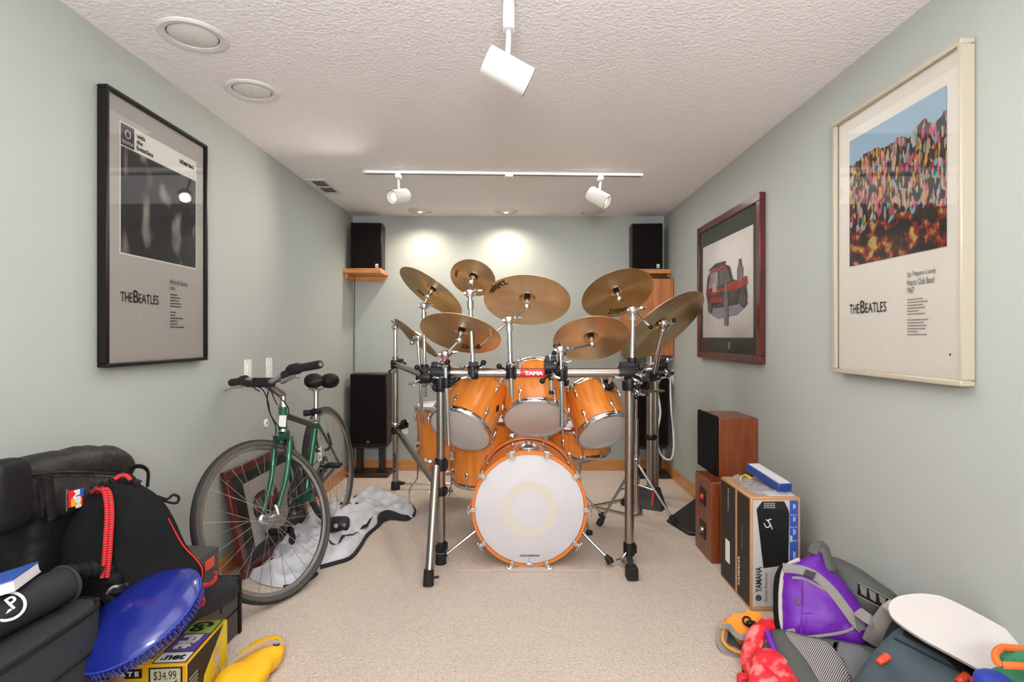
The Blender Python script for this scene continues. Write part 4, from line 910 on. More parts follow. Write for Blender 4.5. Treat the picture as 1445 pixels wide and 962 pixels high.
fr_ = [G(834, 716), G(893, 704), G(903, 708), G(904, 727), G(895, 730)]
hh.part('base_frame', MB().tube([V(p.x, p.y, .012) for p in fr_], .010, 8, closed=True, flat=.6), M['steel'])
hh.part('upright', MB().tube([V(.765, 3.5, .01), V(.765, 3.49, .25)], .006, 8).tube([V(.70, 3.45, .01), V(.70, 3.45, .25)], .006, 8), M['steel'])
fp1 = Thing('foot_pedal', 'black pedal with a red strip behind the hi-hat stand', 'pedal', V(.86, 3.72, 0))
fp1.part('footboard', MB().prism([V(.76, 3.88, .10), V(.98, 3.80, .10), V(.985, 3.66, .005), V(.93, 3.58, .003), V(.79, 3.66, .004)], (0, -.5, .85), .02), M['black_case'])
fp1.part('heel_plate', MB().box((.87, 3.80, .03), (.2, .16, .055), .01), M['black_case'])
fp1.part('red_strip', MB().tube([P(920, 691, 3.60)+V(0, -.03, 0), P(918, 712, 3.58)+V(0, -.03, 0)], .016, 6, flat=.4), M['felt_red'])
fp2 = Thing('foot_pedal', 'flat black pedal board lying by the right baseboard', 'pedal', V(1.05, 3.35, 0))
a_, b_, c_, d_ = G(944, 737), G(988, 714), G(988, 757), G(972, 755)
fp2.part('footboard', MB().prism([V(a_.x, a_.y, .03), V(b_.x, b_.y, .075), V(b_.x+.03, b_.y-.15, .06), V(c_.x, c_.y, .015), V(d_.x, d_.y, .01)], (0, 0, 1), .02), M['black_case'])
fp2.part('frame', MB().tube([V(a_.x-.005, a_.y, .01), V(b_.x, b_.y, .01), V(c_.x, c_.y, .01), V(d_.x, d_.y, .01)], .010, 6, closed=True), M['black_plastic'])
# ================================================================ bicycle
bk = Thing('bicycle', 'dark green flat bar bicycle leaning against the left wall', 'bicycle', V(-1.03, 2.9, 0))
spoke_me = MB().cyl((0, 0, 0), (0, 0, 1), .0011, None, 6).mesh('spoke'); spoke_me.materials.append(M['alu'])
def wheel(nm, c, n, f, Rr=.348, cassette=False):
    m = frame(c, n, f); a = []
    rim = bk.part(nm, MB().lathe([(Rr-.046, -.006), (Rr-.036, -.0105), (Rr-.024, -.0105), (Rr-.026, -.004), (Rr-.026, .004), (Rr-.024, .0105), (Rr-.036, .0105), (Rr-.046, .006)], 64, m, closed=True), M['alu'])
    prof = [(Rr-.0175+.0175*math.cos(t), .0175*math.sin(t)) for t in [R(-150+300*i/12) for i in range(13)]]
    bk.part('tyre', MB().lathe(prof, 64, m), M['tyre'], rim)
    bk.part('tyre_band', MB().lathe([(Rr-.030, .0166), (Rr-.020, .0182), (Rr-.012, .0172)], 64, m), M['tyre_wall'], rim); bk.part('tyre_band', MB().lathe([(Rr-.012, -.0172), (Rr-.020, -.0182), (Rr-.030, -.0166)], 64, m), M['tyre_wall'], rim)
    bk.part('hub', MB().lathe([(0, -.052), (.008, -.052), (.008, -.036), (.021, -.034), (.021, -.030), (.012, -.024), (.011, .024), (.021, .030), (.021, .034), (.008, .036), (.008, .052), (0, .052)], 20, m), M['alu'], rim)
    for k in range(28):
        s = 1 if k % 2 else -1; t0 = 2*math.pi*k/28; off = .95 if (k//2) % 2 else -.95
        p0 = m @ V(.02*math.cos(t0+off), .02*math.sin(t0+off), s*.031); p1 = m @ V((Rr-.044)*math.cos(t0), (Rr-.044)*math.sin(t0), s*.002)
        d = p1-p0; mm = frame(p0, d) @ Matrix.Diagonal((1, 1, d.length, 1)); bk.inst('spoke', spoke_me, mm, rim, True)
    if cassette: bk.part('cassette', MB().lathe([(0, -.046), (.03, -.046), (.05, -.030), (.0, -.028)], 24, m), M['bike_dark'], rim)
    return rim, m
a0, ph = R(25), R(20)
n0 = V(math.cos(a0), -math.sin(a0), 0); fd = V(-math.sin(a0), -math.cos(a0), 0)
nF = n0*math.cos(ph)+V(0, 0, 1)*math.sin(ph); cF = V(-1.08, 2.44, .331)
rimF, mF = wheel('front_wheel', cF, nF, fd)
a1, p1_ = R(4), R(8)
n1 = V(math.cos(a1), -math.sin(a1), 0); nB = n1*math.cos(p1_)+V(0, 0, 1)*math.sin(p1_); cB = V(-1.135, 3.42, .347)
rimB, mB = wheel('rear_wheel', cB, nB, V(-math.sin(a1), -math.cos(a1), 0), cassette=True)
hT, hB = P(399, 576, 2.63), P(399, 607, 2.59); axh = (hT-hB).normalized()
stT = P(446, 600, 3.05); BBc = P(431, 702, 2.93); sat = P(446, 552, 3.08)
g_ = M['bike_green']
bk.part('head_tube', MB().cyl(hB, hT, .019), g_); bk.part('head_badge', MB().prism([P(394, 586, 2.58), P(404, 586, 2.58), P(403, 602, 2.565), P(393, 602, 2.565)], (0, -1, 0), .002), M['plate'])
bk.part('headset_cup', MB().cyl(hB-axh*.012, hB, .022), M['alu']); bk.part('headset_cup', MB().cyl(hT, hT+axh*.018, .022, .019), M['alu'])
cr = hB-axh*.03
bk.part('fork_crown', MB().tube([cr-nF*.055-axh*.02, cr-nF*.03, cr, cr+nF*.03, cr+nF*.05-axh*.02], [.012, .016, .02, .016, .012], 12), g_)
fk = []
for s in (1, -1):
    e = cF+nF*.05*s; top = cr+nF*(.05 if s > 0 else -.055)-axh*.015
    mid = top.lerp(e, .55)+fd*-.02
    bk.part('fork_blade', MB().tube(smooth([top, top.lerp(e, .25)-fd*.012, mid, e], 6), [.0135]*7+[.012]*6+[.010]*4+[.008]*2, 12), g_)
    bk.part('axle_nut', MB().cyl(e, e+nF*s*.018, .010, None, 10), M['alu'])
bk.part('quick_release', MB().tube([cF+nF*.066, cF+nF*.07+V(-.008, 0, .02), cF+nF*.066+V(-.014, 0, .042)], [.004, .0055, .004], 8), M['plate'])
bk.part('top_tube', MB().cyl(hT-axh*.03, stT-V(0, 0, .005), .0145), M['bike_dark']); bk.part('down_tube', MB().cyl(hB+axh*.02, BBc, .018), M['bike_dark'])
bk.part('seat_tube', MB().cyl(BBc, stT+V(0, 0, .02), .0165), g_); bk.part('lettering', text('YES', P(449, 628, 3.035), (0, 0, -1), (1, 0, 0), width=.09, height=.02, bold=.03), M['white_ink'])
bk.part('bottom_bracket', MB().cyl(BBc-nB*.04, BBc+nB*.04, .022), g_)
for s in (1, -1):
    e = cB+nB*.055*s
    bk.part('seat_stay', MB().cyl(stT+nB*.015*s, e, .008, .007), g_); bk.part('chain_stay', MB().cyl(BBc+nB*.025*s, e, .010, .008), M['bike_dark'] if s > 0 else g_)
    bk.part('dropout', MB().cyl(e-nB*s*.004, e+nB*s*.012, .012, None, 12), M['alu'])
bk.part('seat_clamp', MB().cyl(stT+V(0, 0, .015), stT+V(0, 0, .045), .021).cyl(stT+V(-.03, -.015, .03), stT+V(.02, -.015, .03), .008), M['alu'])
bk.part('seat_post', MB().cyl(stT, sat, .0135), M['alu'])
bk.part('seat_light', MB().cyl(P(429, 583, 3.02), P(442, 582, 3.05), .018, .016).box(P(446, 580, 3.04), (.05, .04, .03), .008), M['black_plastic'])
sd = sat+V(0, 0, .035)
sb = MB().blob(sd+V(-.046, .09, .016), (.050, .06, .042), 2.2, 20, 12).blob(sd+V(.046, .09, .016), (.050, .06, .042), 2.2, 20, 12).blob(sd+V(.012, .0, .012), (.022, .12, .022), 2.3, 20, 12)
bk.part('saddle', sb, M['nylon'])
bk.part('saddle_rail', MB().tube([sd+V(-.02, .1, -.02), sd+V(-.015, 0, -.03), sd+V(-.01, -.1, -.01)], .0035, 6).tube([sd+V(.02, .1, -.02), sd+V(.015, 0, -.03), sd+V(.01, -.1, -.01)], .0035, 6).cyl(sat, sat+V(0, 0, .012), .02), M['alu'])
# crank set on the wall side, pedals, chain guard teeth
cm = BBc-nB*.05; mk = frame(cm, nB, V(0, 1, 0))
bk.part('chainring', MB().lathe([(.084, -.002), (.092, -.002), (.092, .002), (.084, .002)], 40, mk, closed=True).lathe([(.066, .008), (.072, .008), (.072, .012), (.066, .012)], 36, mk, closed=True), M['bike_dark'])
sp_mb = MB()
for k in range(5): sp_mb.cyl(mk @ V(0, 0, .002), mk @ V(.088*math.cos(1.2566*k), .088*math.sin(1.2566*k), .002), .007, .005, 8)
bk.part('spider', sp_mb, M['bike_dark'])
cd_ = V(-.01, -.10, -.14).normalized()
for s in (1, -1):
    o = BBc+nB*.06*s; e = o+cd_*.165*(-s)
    bk.part('crank_arm', MB().cyl(o, e, .011, .009, 10), M['bike_dark']); bk.part('pedal', MB().box(e+nB*s*.05, (.085, .06, .022), .005), M['black_plastic'])
chn = smooth([cm+V(0, 0, .09), cB-nB*.04+V(0, 0, .045), cB-nB*.04+V(0, .045, 0), cB-nB*.04+V(0, 0, -.045), cm+V(0, 0, -.09), cm+V(0, -.09, 0)], 6, True)
bk.part('chain', MB().tube(chn, .004, 6, True), M['bike_dark'])
bk.part('rear_derailleur', MB().blob(cB-nB*.06+V(0, -.01, -.06), (.014, .03, .035), 2.5, 12, 8).cyl(cB-nB*.05+V(0, -.03, -.11), cB-nB*.06+V(0, -.03, -.11), .024, None, 14), M['bike_dark'])
# brakes
for c_, m_, nn in ((cF, mF, nF), (cB, mB, nB)):
    for s in (1, -1):
        top = (cr-axh*.0+nF*s*.035) if c_ is cF else (stT.lerp(cB, .30)+nB*s*.04)
        bp_ = top-(axh*.05 if c_ is cF else V(0, -.03, .05))
        bk.part('brake_arm', MB().tube([bp_-nn*s*.01-V(0,0,.03), bp_+nn*s*.012, top+nn*s*.01+V(0, -.02, .02)], .007, 8).box(bp_-nn*s*.014-V(0, 0, .025), (.014, .05, .014), .003), M['bike_dark'])
# stem, bars, grips, levers
st0 = P(400, 556, 2.64); barC = P(374, 539, 2.50)
bk.part('stem', MB().cyl(hT, st0, .013).tube([st0, st0+V(-.005, -.02, .012), barC], [.016, .017, .016], 12), M['alu'])
bk.part('stem_face', MB().box(barC+V(-.0, -.015, 0), (.10, .035, .042), .008, None), M['black_plastic'])
Lg, Rg = P(326, 540, 2.63), P(452, 514, 2.28)
la, ra = P(349, 536, 2.57), P(408, 522, 2.40)
bk.part('handlebar', MB().tube(smooth([la, P(356, 536, 2.555), P(364, 539, 2.53), barC, P(388, 537, 2.46), P(398, 529, 2.43), ra], 5), .0125, 12), M['alu'])
for a, b, in ((la, Lg), (ra, Rg)):
    gr = bk.part('grip', MB().tube([a, a.lerp(b, .08), a.lerp(b, .3), a.lerp(b, .34), a.lerp(b, .96), b], [.018, .024, .024, .0175, .018, .016], 14), M['rubber'])
    bk.part('end_cap', MB().cyl(b, b+(b-a).normalized()*.003, .009, None, 12), M['alu'], gr)
bk.part('brake_lever', MB().tube(smooth([P(353, 541, 2.53), P(340, 545, 2.53), P(330, 547, 2.54), P(316, 551, 2.56)], 4), [.009]*4+[.007]*4+[.005]*4+[.005], 8), M['alu']); bk.part('brake_lever', MB().tube(smooth([P(398, 538, 2.40), P(406, 535, 2.36), P(416, 531, 2.31), P(421, 533, 2.30)], 4), [.012]*4+[.010]*4+[.007]*5, 8), M['alu'])
bk.part('lever_mount', MB().box(P(350, 541, 2.54), (.06, .04, .03), .008), M['black_plastic']); bk.part('lever_mount', MB().box(P(405, 529, 2.39), (.045, .04, .035), .008), M['black_plastic'])
for q in ([P(355, 543, 2.52), P(370, 549, 2.44), P(378, 566, 2.42), P(382, 585, 2.46), P(392, 600, 2.53), P(396, 604, 2.54)], [P(400, 535, 2.39), P(384, 543, 2.36), P(377, 560, 2.37), P(380, 580, 2.44), P(389, 602, 2.54), P(388, 618, 2.55)],
          [P(372, 545, 2.46), P(392, 558, 2.46), P(406, 574, 2.52), P(409, 586, 2.6), P(425, 594, 2.75)], [P(380, 545, 2.44), P(386, 560, 2.47), P(391, 571, 2.55)], [P(366, 552, 2.46), P(352, 543, 2.5)], [P(393, 600, 2.56), P(405, 640, 2.62), P(428, 660, 2.7), P(440, 690, 2.88)]):
    bk.part('cable', MB().tube(smooth(q, 8), .0028, 6), M['black_plastic'])
# ================================================================ jacket on the floor
jk = [(356, 818), (352, 808), (361, 799), (372, 806), (384, 790), (381, 770), (389, 762), (402, 742), (425, 727), (446, 718), (470, 709), (488, 704), (498, 708), (503, 701), (520, 696), (533, 695), (556, 701), (575, 709), (585, 720), (583, 729), (572, 733), (552, 726), (538, 728), (533, 742), (518, 756), (508, 772), (494, 788), (470, 796), (452, 801), (447, 810), (436, 818), (422, 826), (400, 829), (378, 826)]
jz = [G(x, y, .004) for x, y in jk]; jc = smooth(jz, 3, True)
def jh(p):
    return .024*noise.noise(V(p.x*9+p.y*5, p.y*4, 1))+.045*(.35-abs(noise.noise(V(p.x*13+p.y*6, p.y*5-p.x*4, 7))))+.012*noise.noise(V(p.x*26, p.y*14, 4))
jt_ = Thing('jacket', 'white jacket with black trim crumpled on the carpet beside the bicycle', 'jacket', V(-.9, 2.9, 0))
jt_.part('cloth', MB().pillow(jc, (0, 0, 1), .034, .002, .07, .016, 0, 1, jh), M['jacket'])
def jpatch(pts, h=.043, wd=.03):
    q = smooth([G(x, y, h-.006) for x, y in pts], 3, True)
    for p in q: p.z = .036+jh(p)
    cz = sum(p.z for p in q)/len(q)
    return MB().pillow(q, (0, 0, 1), .0045, .004, .012, .012, 0, 1, lambda p: .038+jh(p)-cz)
for pts in ([(404, 748), (411, 745), (418, 757), (416, 768), (409, 774), (407, 760)], [(462, 768), (470, 772), (482, 765), (495, 757), (508, 752), (497, 753), (483, 757), (474, 766)], [(477, 716), (488, 710), (497, 709), (489, 715)], [(500, 708), (504, 707), (510, 712), (506, 711)], [(508, 748), (517, 742), (523, 734), (528, 727), (519, 745)]): jt_.part('black_panel', jpatch(pts), M['jacket_black'])
jt_.part('black_panel', MB().pillow(smooth([G(x, y, .004) for x, y in ((583, 730), (572, 735), (552, 733), (540, 738), (533, 745), (530, 735), (535, 727), (552, 724), (572, 731))], 3, True), (0, 0, 1), .03, .0, .03, .016), M['jacket_black'])
trim = lambda idx, r_: jt_.part('black_trim', MB().tube([p+V(0, 0, .004) for p in smooth([jz[i] for i in idx], 4)], r_, 8), M['jacket_black'])
trim(range(12, 20), .010); trim(range(22, 29), .011); trim(range(29, 33), .009); trim(range(1, 5), .006); trim(range(5, 9), .008); trim(range(9, 13), .006)
pz = G(477, 741, .05)
pc = Thing('patterned_pouch', 'small black patterned pouch on the white jacket by the rear wheel', 'pouch', pz)
pc.part('body', MB().blob(pz+V(0, 0, .008), (.065, .035, .040), 4, 24, 12, .05, 8), M['pouch']); pc.part('snap', MB().lathe([(0, .004), (.010, .003), (.012, 0)], 14, frame(pz+V(.0, -.036, .01), (0, -1, .2))), M['grey_card'])
# ================================================================ pile on the left
# storage box, flat case
sbx = Thing('storage_box', 'dark grey fabric storage box by the bicycle wheel', 'box', Matrix.Translation((-1.2, 1.94, 0)))
sbx.part('body', MB().box((-1.2025, 1.94, .106), (.31, .37, .21), .006), M['box_grey'])
for c, s_ in (((-1.046, 2.117, .108), (.014, .018, .214)), ((-1.046, 1.94, .209), (.012, .36, .012)), ((-1.046, 1.94, .10), (.010, .36, .005)), ((-1.2, 2.124, .209), (.31, .012, .012))): sbx.part('black_binding', MB().box(c, s_, .003), M['nylon'])
sbx.part('pale_flap', MB().box((-1.10, 2.06, .218), (.10, .06, .008), .002), M['poster_grey'])
fc = Thing('flat_case', 'dark grey flat case with an orange tag under the drawstring bag', 'case', V(-1.22, 1.92, .225))
fc.part('body', MB().prism([V(-1.35, 1.76, .34), V(-1.35, 2.10, .34), V(-1.115, 2.10, .335), V(-1.115, 1.76, .335)], (0, 0, 1), .115), M['box_grey'])
fc.part('orange_tag', MB().box((-1.113, 2.035, .295), (.004, .06, .035), .001), M['orange_tag'])
# big black bag along the wall
bb = Thing('duffel_bag', 'big black nylon bag with a small colourful patch against the left wall', 'bag', V(-1.27, 1.55, 0))
bb.part('body', MB().blob((-1.265, 1.56, .36), (.09, .19, .36), 6, 56, 40, .07, 7), M['nylon'])
bb.part('top_roll', MB().tube(smooth([(-1.275, 1.30, .70), (-1.27, 1.34, .745), (-1.265, 1.45, .755), (-1.262, 1.6, .75), (-1.27, 1.74, .725), (-1.29, 1.84, .685)], 6), [.03]*6+[.055+.002*math.sin(i*1.1)+.0015*math.sin(i*2.3) for i in range(19)]+[.052, .050, .048, .044, .04]+[.03], 22), M['nylon_grey'])
fpn = V(1, -.10, .12).normalized(); fpp = V(-1.165, 1.5, .65)
fl_o = [onplane(x, y, fpp, fpn) for x, y in ((28, 672), (60, 667), (110, 664), (150, 668), (196, 676), (190, 692), (140, 712), (96, 726), (40, 734), (26, 736), (22, 700))]
bb.part('front_flap', MB().pillow(smooth(fl_o, 4, True), fpn, .018, .05, .05, .018, .008, 14), M['nylon_grey'])
bb.part('flap_seam', MB().tube(smooth([onplane(x, y, fpp, fpn)+fpn*.016 for x, y in ((30, 672), (80, 668), (130, 668), (180, 672))], 5), .004, 6), M['nylon'])
bb.part('piping', MB().tube(smooth([onplane(x, y, fpp, fpn)+fpn*.012 for x, y in ((4, 655), (16, 650), (24, 668), (24, 700), (22, 736))], 5), .006, 8), M['nylon_grey'])
bb.part('webbing', MB().tube(smooth([onplane(x, y, fpp, fpn)+fpn*.02 for x, y in ((58, 668), (60, 690), (62, 712), (64, 734))], 4), .012, 8, flat=.25, xh=tuple(fpn)), M['nylon'])
for sx in (44, 150): bb.part('pocket_seam', MB().tube(smooth([onplane(sx+k*2, 676+k*18, fpp, fpn)+fpn*.019 for k in range(4)], 4), .0022, 6), M['nylon'])
bb.part('end_pocket', MB().blob(P(10, 698, 1.30), (.03, .05, .085), 4, 20, 12, .05, 9), M['nylon'])
pp = fpp+fpn*.022; rgt = V(.1, 1, 0).normalized(); pu = fpn.cross(rgt)
def patch(x0, y0, x1, y1, m, d, nm):
    q = [onplane(a, b, pp+fpn*d, fpn) for a, b in ((x0, y0), (x1, y0-3), (x1, y1-3), (x0, y1))]
    return bb.part(nm, MB().prism(q, fpn, .001), m)
pdn = -(UP-fpn*fpn.z).normalized()
pa = patch(97, 692, 117, 716, M['red_badge'], .0, 'patch'); patch(107, 691, 118, 702, M['print_blue'], .001, 'patch_panel'); patch(101, 704, 115, 715, M['yellow_card'], .001, 'patch_panel')
bb.part('lettering', text('RJM', onplane(102, 693, pp+fpn*.003, fpn), pdn, fpn.cross(pdn), width=.046, height=.022, bold=.05), M['white_ink'])
bb.part('lettering', text('PERCUSSION', onplane(93, 691, pp+fpn*.0, fpn), (0, .0, -1), (0, 1, 0), width=.055, height=.005), M['poster_grey'])
bb.part('strap_loop', MB().tube(smooth([P(180, 676, 1.74), P(186, 660, 1.75), P(200, 658, 1.76), P(209, 666, 1.76), P(208, 686, 1.74)], 5), .012, 8, flat=.4), M['nylon'])
bb.part('cord_hook', MB().tube(smooth([P(222, 700, 1.60), P(236, 704, 1.62), P(244, 698, 1.64), P(252, 701, 1.66), P(250, 709, 1.66), P(240, 709, 1.64), P(226, 704, 1.60)], 5), .004, 6), M['nylon'])
# drawstring bag
dn = V(.45, -.88, .18).normalized(); dp = P(190, 770, 1.53)
do = [(163, 674), (178, 676), (196, 682), (224, 700), (244, 728), (261, 765), (276, 786), (288, 802), (284, 822), (262, 842), (232, 880), (170, 905), (110, 880), (86, 820), (84, 775), (96, 740), (115, 712), (140, 690)]
ds = Thing('drawstring_bag', 'black drawstring bag with red cords leaning on the big bag', 'bag', V(-1.02, 1.53, .3))
dq = smooth([onplane(x, y, dp, dn) for x, y in do], 4, True)
mouth = onplane(165, 678, dp, dn)
def dfold(p):
    q = p-mouth; a = math.atan2(q.dot(dn.cross(V(0, 0, 1))), -q.z); r_ = q.length
    return .012*math.sin(a*17+2*noise.noise(q*6))*max(0, 1-r_/.22)+.016*noise.noise(V(a*2.2, r_*7, 3))
ds.part('body', MB().pillow(dq, dn, .085, .06, .16, .016, .010, 9, dfold), M['dark_mesh'])
ds.part('gathered_mouth', MB().tube(smooth([onplane(x, y, dp, dn)+dn*.01 for x, y in ((132, 692), (150, 684), (166, 678), (184, 678), (196, 684))], 5), [.012+.004*math.sin(i*1.7) for i in range(21)], 10), M['nylon'])
ds.part('red_edging', MB().tube(smooth([onplane(x, y, dp, dn)+dn*.02 for x, y in ((238, 730), (258, 766), (277, 787), (286, 803), (281, 823), (262, 842))], 5), .0018, 6), M['red_badge'])
for dx in (0, 7):
    q = [onplane(x+dx, y, dp+dn*z, dn) for x, y, z in ((131, 694, .03), (137, 689, .06), (145, 692, .09), (149, 702, .10), (151, 725, .105), (149, 760, .11), (147, 790, .11), (144, 815, .11))]
    ds.part('red_cord', MB().tube(smooth(q, 6), .0056, 8), M['red_cord'])
ds.part('red_cord', MB().tube(smooth([onplane(x, y, dp+dn*.02, dn) for x, y in ((162, 676), (170, 671), (178, 671), (184, 677))], 5), .006, 8), M['red_cord'])
q1 = [P(304, 808, 1.83), P(303, 818, 1.76), P(296, 824, 1.70), P(286, 826, 1.68), P(276, 829, 1.66), P(268, 832, 1.64)]
ds.part('red_cord', MB().tube(smooth(q1, 6), .006, 8), M['red_cord']); ds.part('red_cord', MB().tube(smooth([P(271, 830, 1.60), P(281, 837, 1.60), P(287, 848, 1.6), P(282, 854, 1.6), P(273, 846, 1.6), P(269, 836, 1.6)], 6, True), .0055, 8), M['red_cord'])
rl = Thing('black_roll', 'smooth black padded roll on the grey storage box', 'bag', P(285, 850, 1.78))
rl.part('body', MB().tube(smooth([P(245, 862, 1.66), P(255, 858, 1.68), P(285, 848, 1.76), P(310, 836, 1.84), P(321, 830, 1.87), P(325, 828, 1.885)], 5), [.03]+[.047]*18+[.046, .044, .040, .034, .026, .016, .004], 20), M['neoprene_dark'])
rl.part('pull_tab', MB().tube([P(312, 852, 1.80), P(312, 866, 1.79)], .006, 6, flat=.4), M['nylon'])
# instrument case in the near left corner
lp = Thing('instrument_case', 'dark grey padded instrument case with a round white emblem in the near left corner', 'case', V(-1.15, 1.13, 0))
LX0, LX1, LY0, LY1, LZ = -1.335, -.955, .86, 1.33, .5
co = [V(LX0, LY0, 0), V(LX1-.06, LY0, 0), V(LX1-.015, LY0+.05, 0), V(LX1, LY0+.16, 0), V(LX1-.005, LY1-.07, 0), V(LX1-.03, LY1-.015, 0), V(LX1-.07, LY1, 0), V(LX0, LY1, 0)]
cs = smooth(co, 4, True); mbc = MB()
rings = [(0, 1), (.012, 1.0), (LZ-.012, 1), (LZ, .985)]; k = len(cs); cen = V((LX0+LX1)/2, (LY0+LY1)/2, 0)
vs = [cen+(p-cen)*s+V(0, 0, z) for z, s in rings for p in cs]+[cen+V(0, 0, LZ+.012)]
mbc.add(vs, [(r*k+i, r*k+(i+1) % k, (r+1)*k+(i+1) % k, (r+1)*k+i) for r in range(3) for i in range(k)]+[(3*k+i, 3*k+(i+1) % k, 4*k) for i in range(k)]+[tuple(range(k))[::-1]])
lp.part('body', mbc, M['neoprene'], ang=50)
lp.part('piping', MB().tube([cen+(p-cen)*.993+V(0, 0, LZ-.002) for p in cs], .0055, 8, True), M['nylon'])
lp.part('side_seam', MB().tube([cen+(p-cen)*1.004+V(0, 0, LZ-.09) for p in cs], .004, 6, True), M['nylon'])
hr = lp.part('handle_roll', MB().tube([(-1.035, 1.292, .552), (-1.036, 1.285, .552), (-1.045, 1.2, .552), (-1.055, 1.05, .552), (-1.06, .92, .552)], [.036, .041, .041, .041, .040], 24), M['neoprene_dark'])
lp.part('roll_cuff', MB().torus((-1.036, 1.283, .552), (.1, 1, 0), .041, .004, 28, 8), M['neoprene'], hr)
ldir = V(.70, -.28, .66).normalized(); lc = V(-1.050, 1.135, .552); lf2 = frame(lc+ldir*.0418, ldir, V(.0, 1, .05))
lp.part('emblem_ring', MB().torus(lf2.translation, ldir, .029, .0028, 30, 6), M['white_ink'], hr)
lp.part('lettering', text('LP', lf2 @ V(-.016, -.012, .001), lf2.to_3x3() @ V(1, 0, 0), lf2.to_3x3() @ V(0, 1, 0), width=.036, height=.026, bold=.015), M['white_ink'], hr)
lp.part('wrinkled_strap', MB().tube(smooth([(-1.04, 1.30, .57), P(118, 806, 1.36), P(135, 803, 1.40), P(152, 808, 1.42), P(163, 825, 1.42), P(158, 842, 1.42), P(150, 852, 1.40)], 7), [.017+.005*math.sin(i*1.3) for i in range(43)], 10), M['roll_grey'])
lp.part('zip_pull', MB().tube(smooth([P(150, 838, 1.36), P(158, 829, 1.37), P(168, 827, 1.38), P(180, 824, 1.38)], 4), .0035, 6), M['steel'])
bo_ = Thing('paperback_book', 'thin blue and white book lying on the padded case roll at the left edge', 'book', Matrix.Translation(V(-1.075, 1.16, .606)) @ Matrix.Rotation(R(-14), 4, 'Y') @ Matrix.Rotation(R(24), 4, 'Z'))
bo_.part('pages', MB().box((-.05, 0, 0), (.20, .13, .018), .001), M['pale_paper'], world=False); bo_.part('cover', MB().box((-.052, 0, .0105), (.205, .135, .003)), M['print_blue'], world=False); bo_.part('cover', MB().box((-.052, 0, -.0105), (.205, .135, .003)), M['pale_paper'], world=False)
# blue balance disc
vd = (P(208, 878, 1)-V(0, 0, CH)).normalized(); im = V(-.60, 0, .80); ud = (im-vd*im.dot(vd)).normalized(); nd = (-vd*.50+ud*.866).normalized()
mdk = frame(P(194, 868, 1.37), nd)
dk = Thing('balance_disc', 'shiny blue inflatable balance disc leaning on the yellow box', 'exercise disc', mdk)
dk.part('cushion', MB().lathe([(0, .040), (.05, .038), (.09, .031), (.122, .020), (.141, .006), (.146, -.004), (.141, -.015), (.122, -.027), (.08, -.032), (0, -.034)], 64), M['blue_rubber'], world=False)
nb = MB()
for k in range(72):
    a = 2*math.pi*k/72
    for r_, z in ((.139, -.018), (.127, -.027)): nb.cyl((r_*math.cos(a), r_*math.sin(a), z+.004), (r_*1.02*math.cos(a), r_*1.02*math.sin(a), z-.014), .0045, .002, 6)
dk.part('rim_nubs', nb, M['blue_rubber'], world=False, stuff=True)
dk.part('edge_bead', MB().torus((0, 0, -.004), (0, 0, 1), .146, .0025, 64, 6), M['blue_cloth'], world=False)
# yellow fitness box
gm = Matrix.Translation((-1.083, 1.708, 0)) @ Matrix.Rotation(R(4), 4, 'Z')
gf = Thing('fitness_box', 'yellow printed fitness equipment box under the blue disc', 'box', gm)
HX, HY, HZ = .14, .128, .19
gf.part('carton', MB().box((0, 0, HZ/2), (2*HX, 2*HY, HZ), .002), M['yellow_card'], world=False)
def top_(nm, x0, x1, y0, y1, m, d=.0012): return gf.part(nm, MB().box(((x0+x1)/2, (y0+y1)/2, HZ+d/2), (x1-x0, y1-y0, d)), m, world=False)
def gtext(s, o, r_, u, m, w_, h, b=.04): gf.part('lettering', text(s, o, r_, u, width=w_, height=h, bold=b), m, world=False)
top_('black_outline', .038, .132, -.118, .122, M['black_ink'], .0006)
top_('lime_panel', .042, .128, .042, .118, M['green_card']); top_('purple_panel', .042, .128, -.062, .040, M['purple_card']); top_('white_panel', .042, .128, -.114, -.066, M['white_ink'])
gtext('Go', V(.052, .112, HZ+.002), (0, -1, 0), (1, 0, 0), M['black_ink'], .062, .062, .05); gtext('Fit', V(.056, .032, HZ+.002), (0, -1, 0), (1, 0, 0), M['white_ink'], .08, .056, .06); gtext('.net', V(.052, -.105, HZ+.002), (1, 0, 0), (0, 1, 0), M['black_ink'], .066, .030, .04)
top_('black_outline', -.075, .028, .062, .122, M['black_ink'], .0006); top_('photo_panel', -.070, .024, .066, .118, M['photo_card'])
top_('black_outline', -.095, .028, -.012, .056, M['black_ink'], .0006); top_('photo_panel', -.09, .024, -.008, .052, M['photo_card']); top_('orange_bar', -.09, .024, -.008, .004, M['orange_tag'], .0018)
top_('black_outline', -.080, .028, -.092, -.020, M['black_ink'], .0006); top_('grey_panel', -.076, .024, -.088, -.024, M['grey_card'])
top_('black_corner', -.139, -.085, -.115, .12, M['black_ink'], .0008)
def fr_(nm, x0, x1, z0, z1, m, d=.0012): return gf.part(nm, MB().box(((x0+x1)/2, -HY-d/2, (z0+z1)/2), (x1-x0, d, z1-z0)), m, world=False)
fr_('black_banner', -.138, .018, .156, .182, M['black_ink']); gtext('U L T I M A T E', V(-.132, -HY-.002, .162), (1, 0, 0), (0, 0, 1), M['white_ink'], .142, .014, .05)
fr_('black_outline', .036, .128, .10, .184, M['black_ink'], .0008); fr_('cream_panel', .041, .123, .104, .180, M['cream_card']); fr_('lime_panel', .041, .123, .104, .142, M['green_card'], .0016)
gtext('$34.99', V(.05, -HY-.002, .146), (1, 0, 0), (0, 0, 1), M['black_ink'], .062, .028, .0)
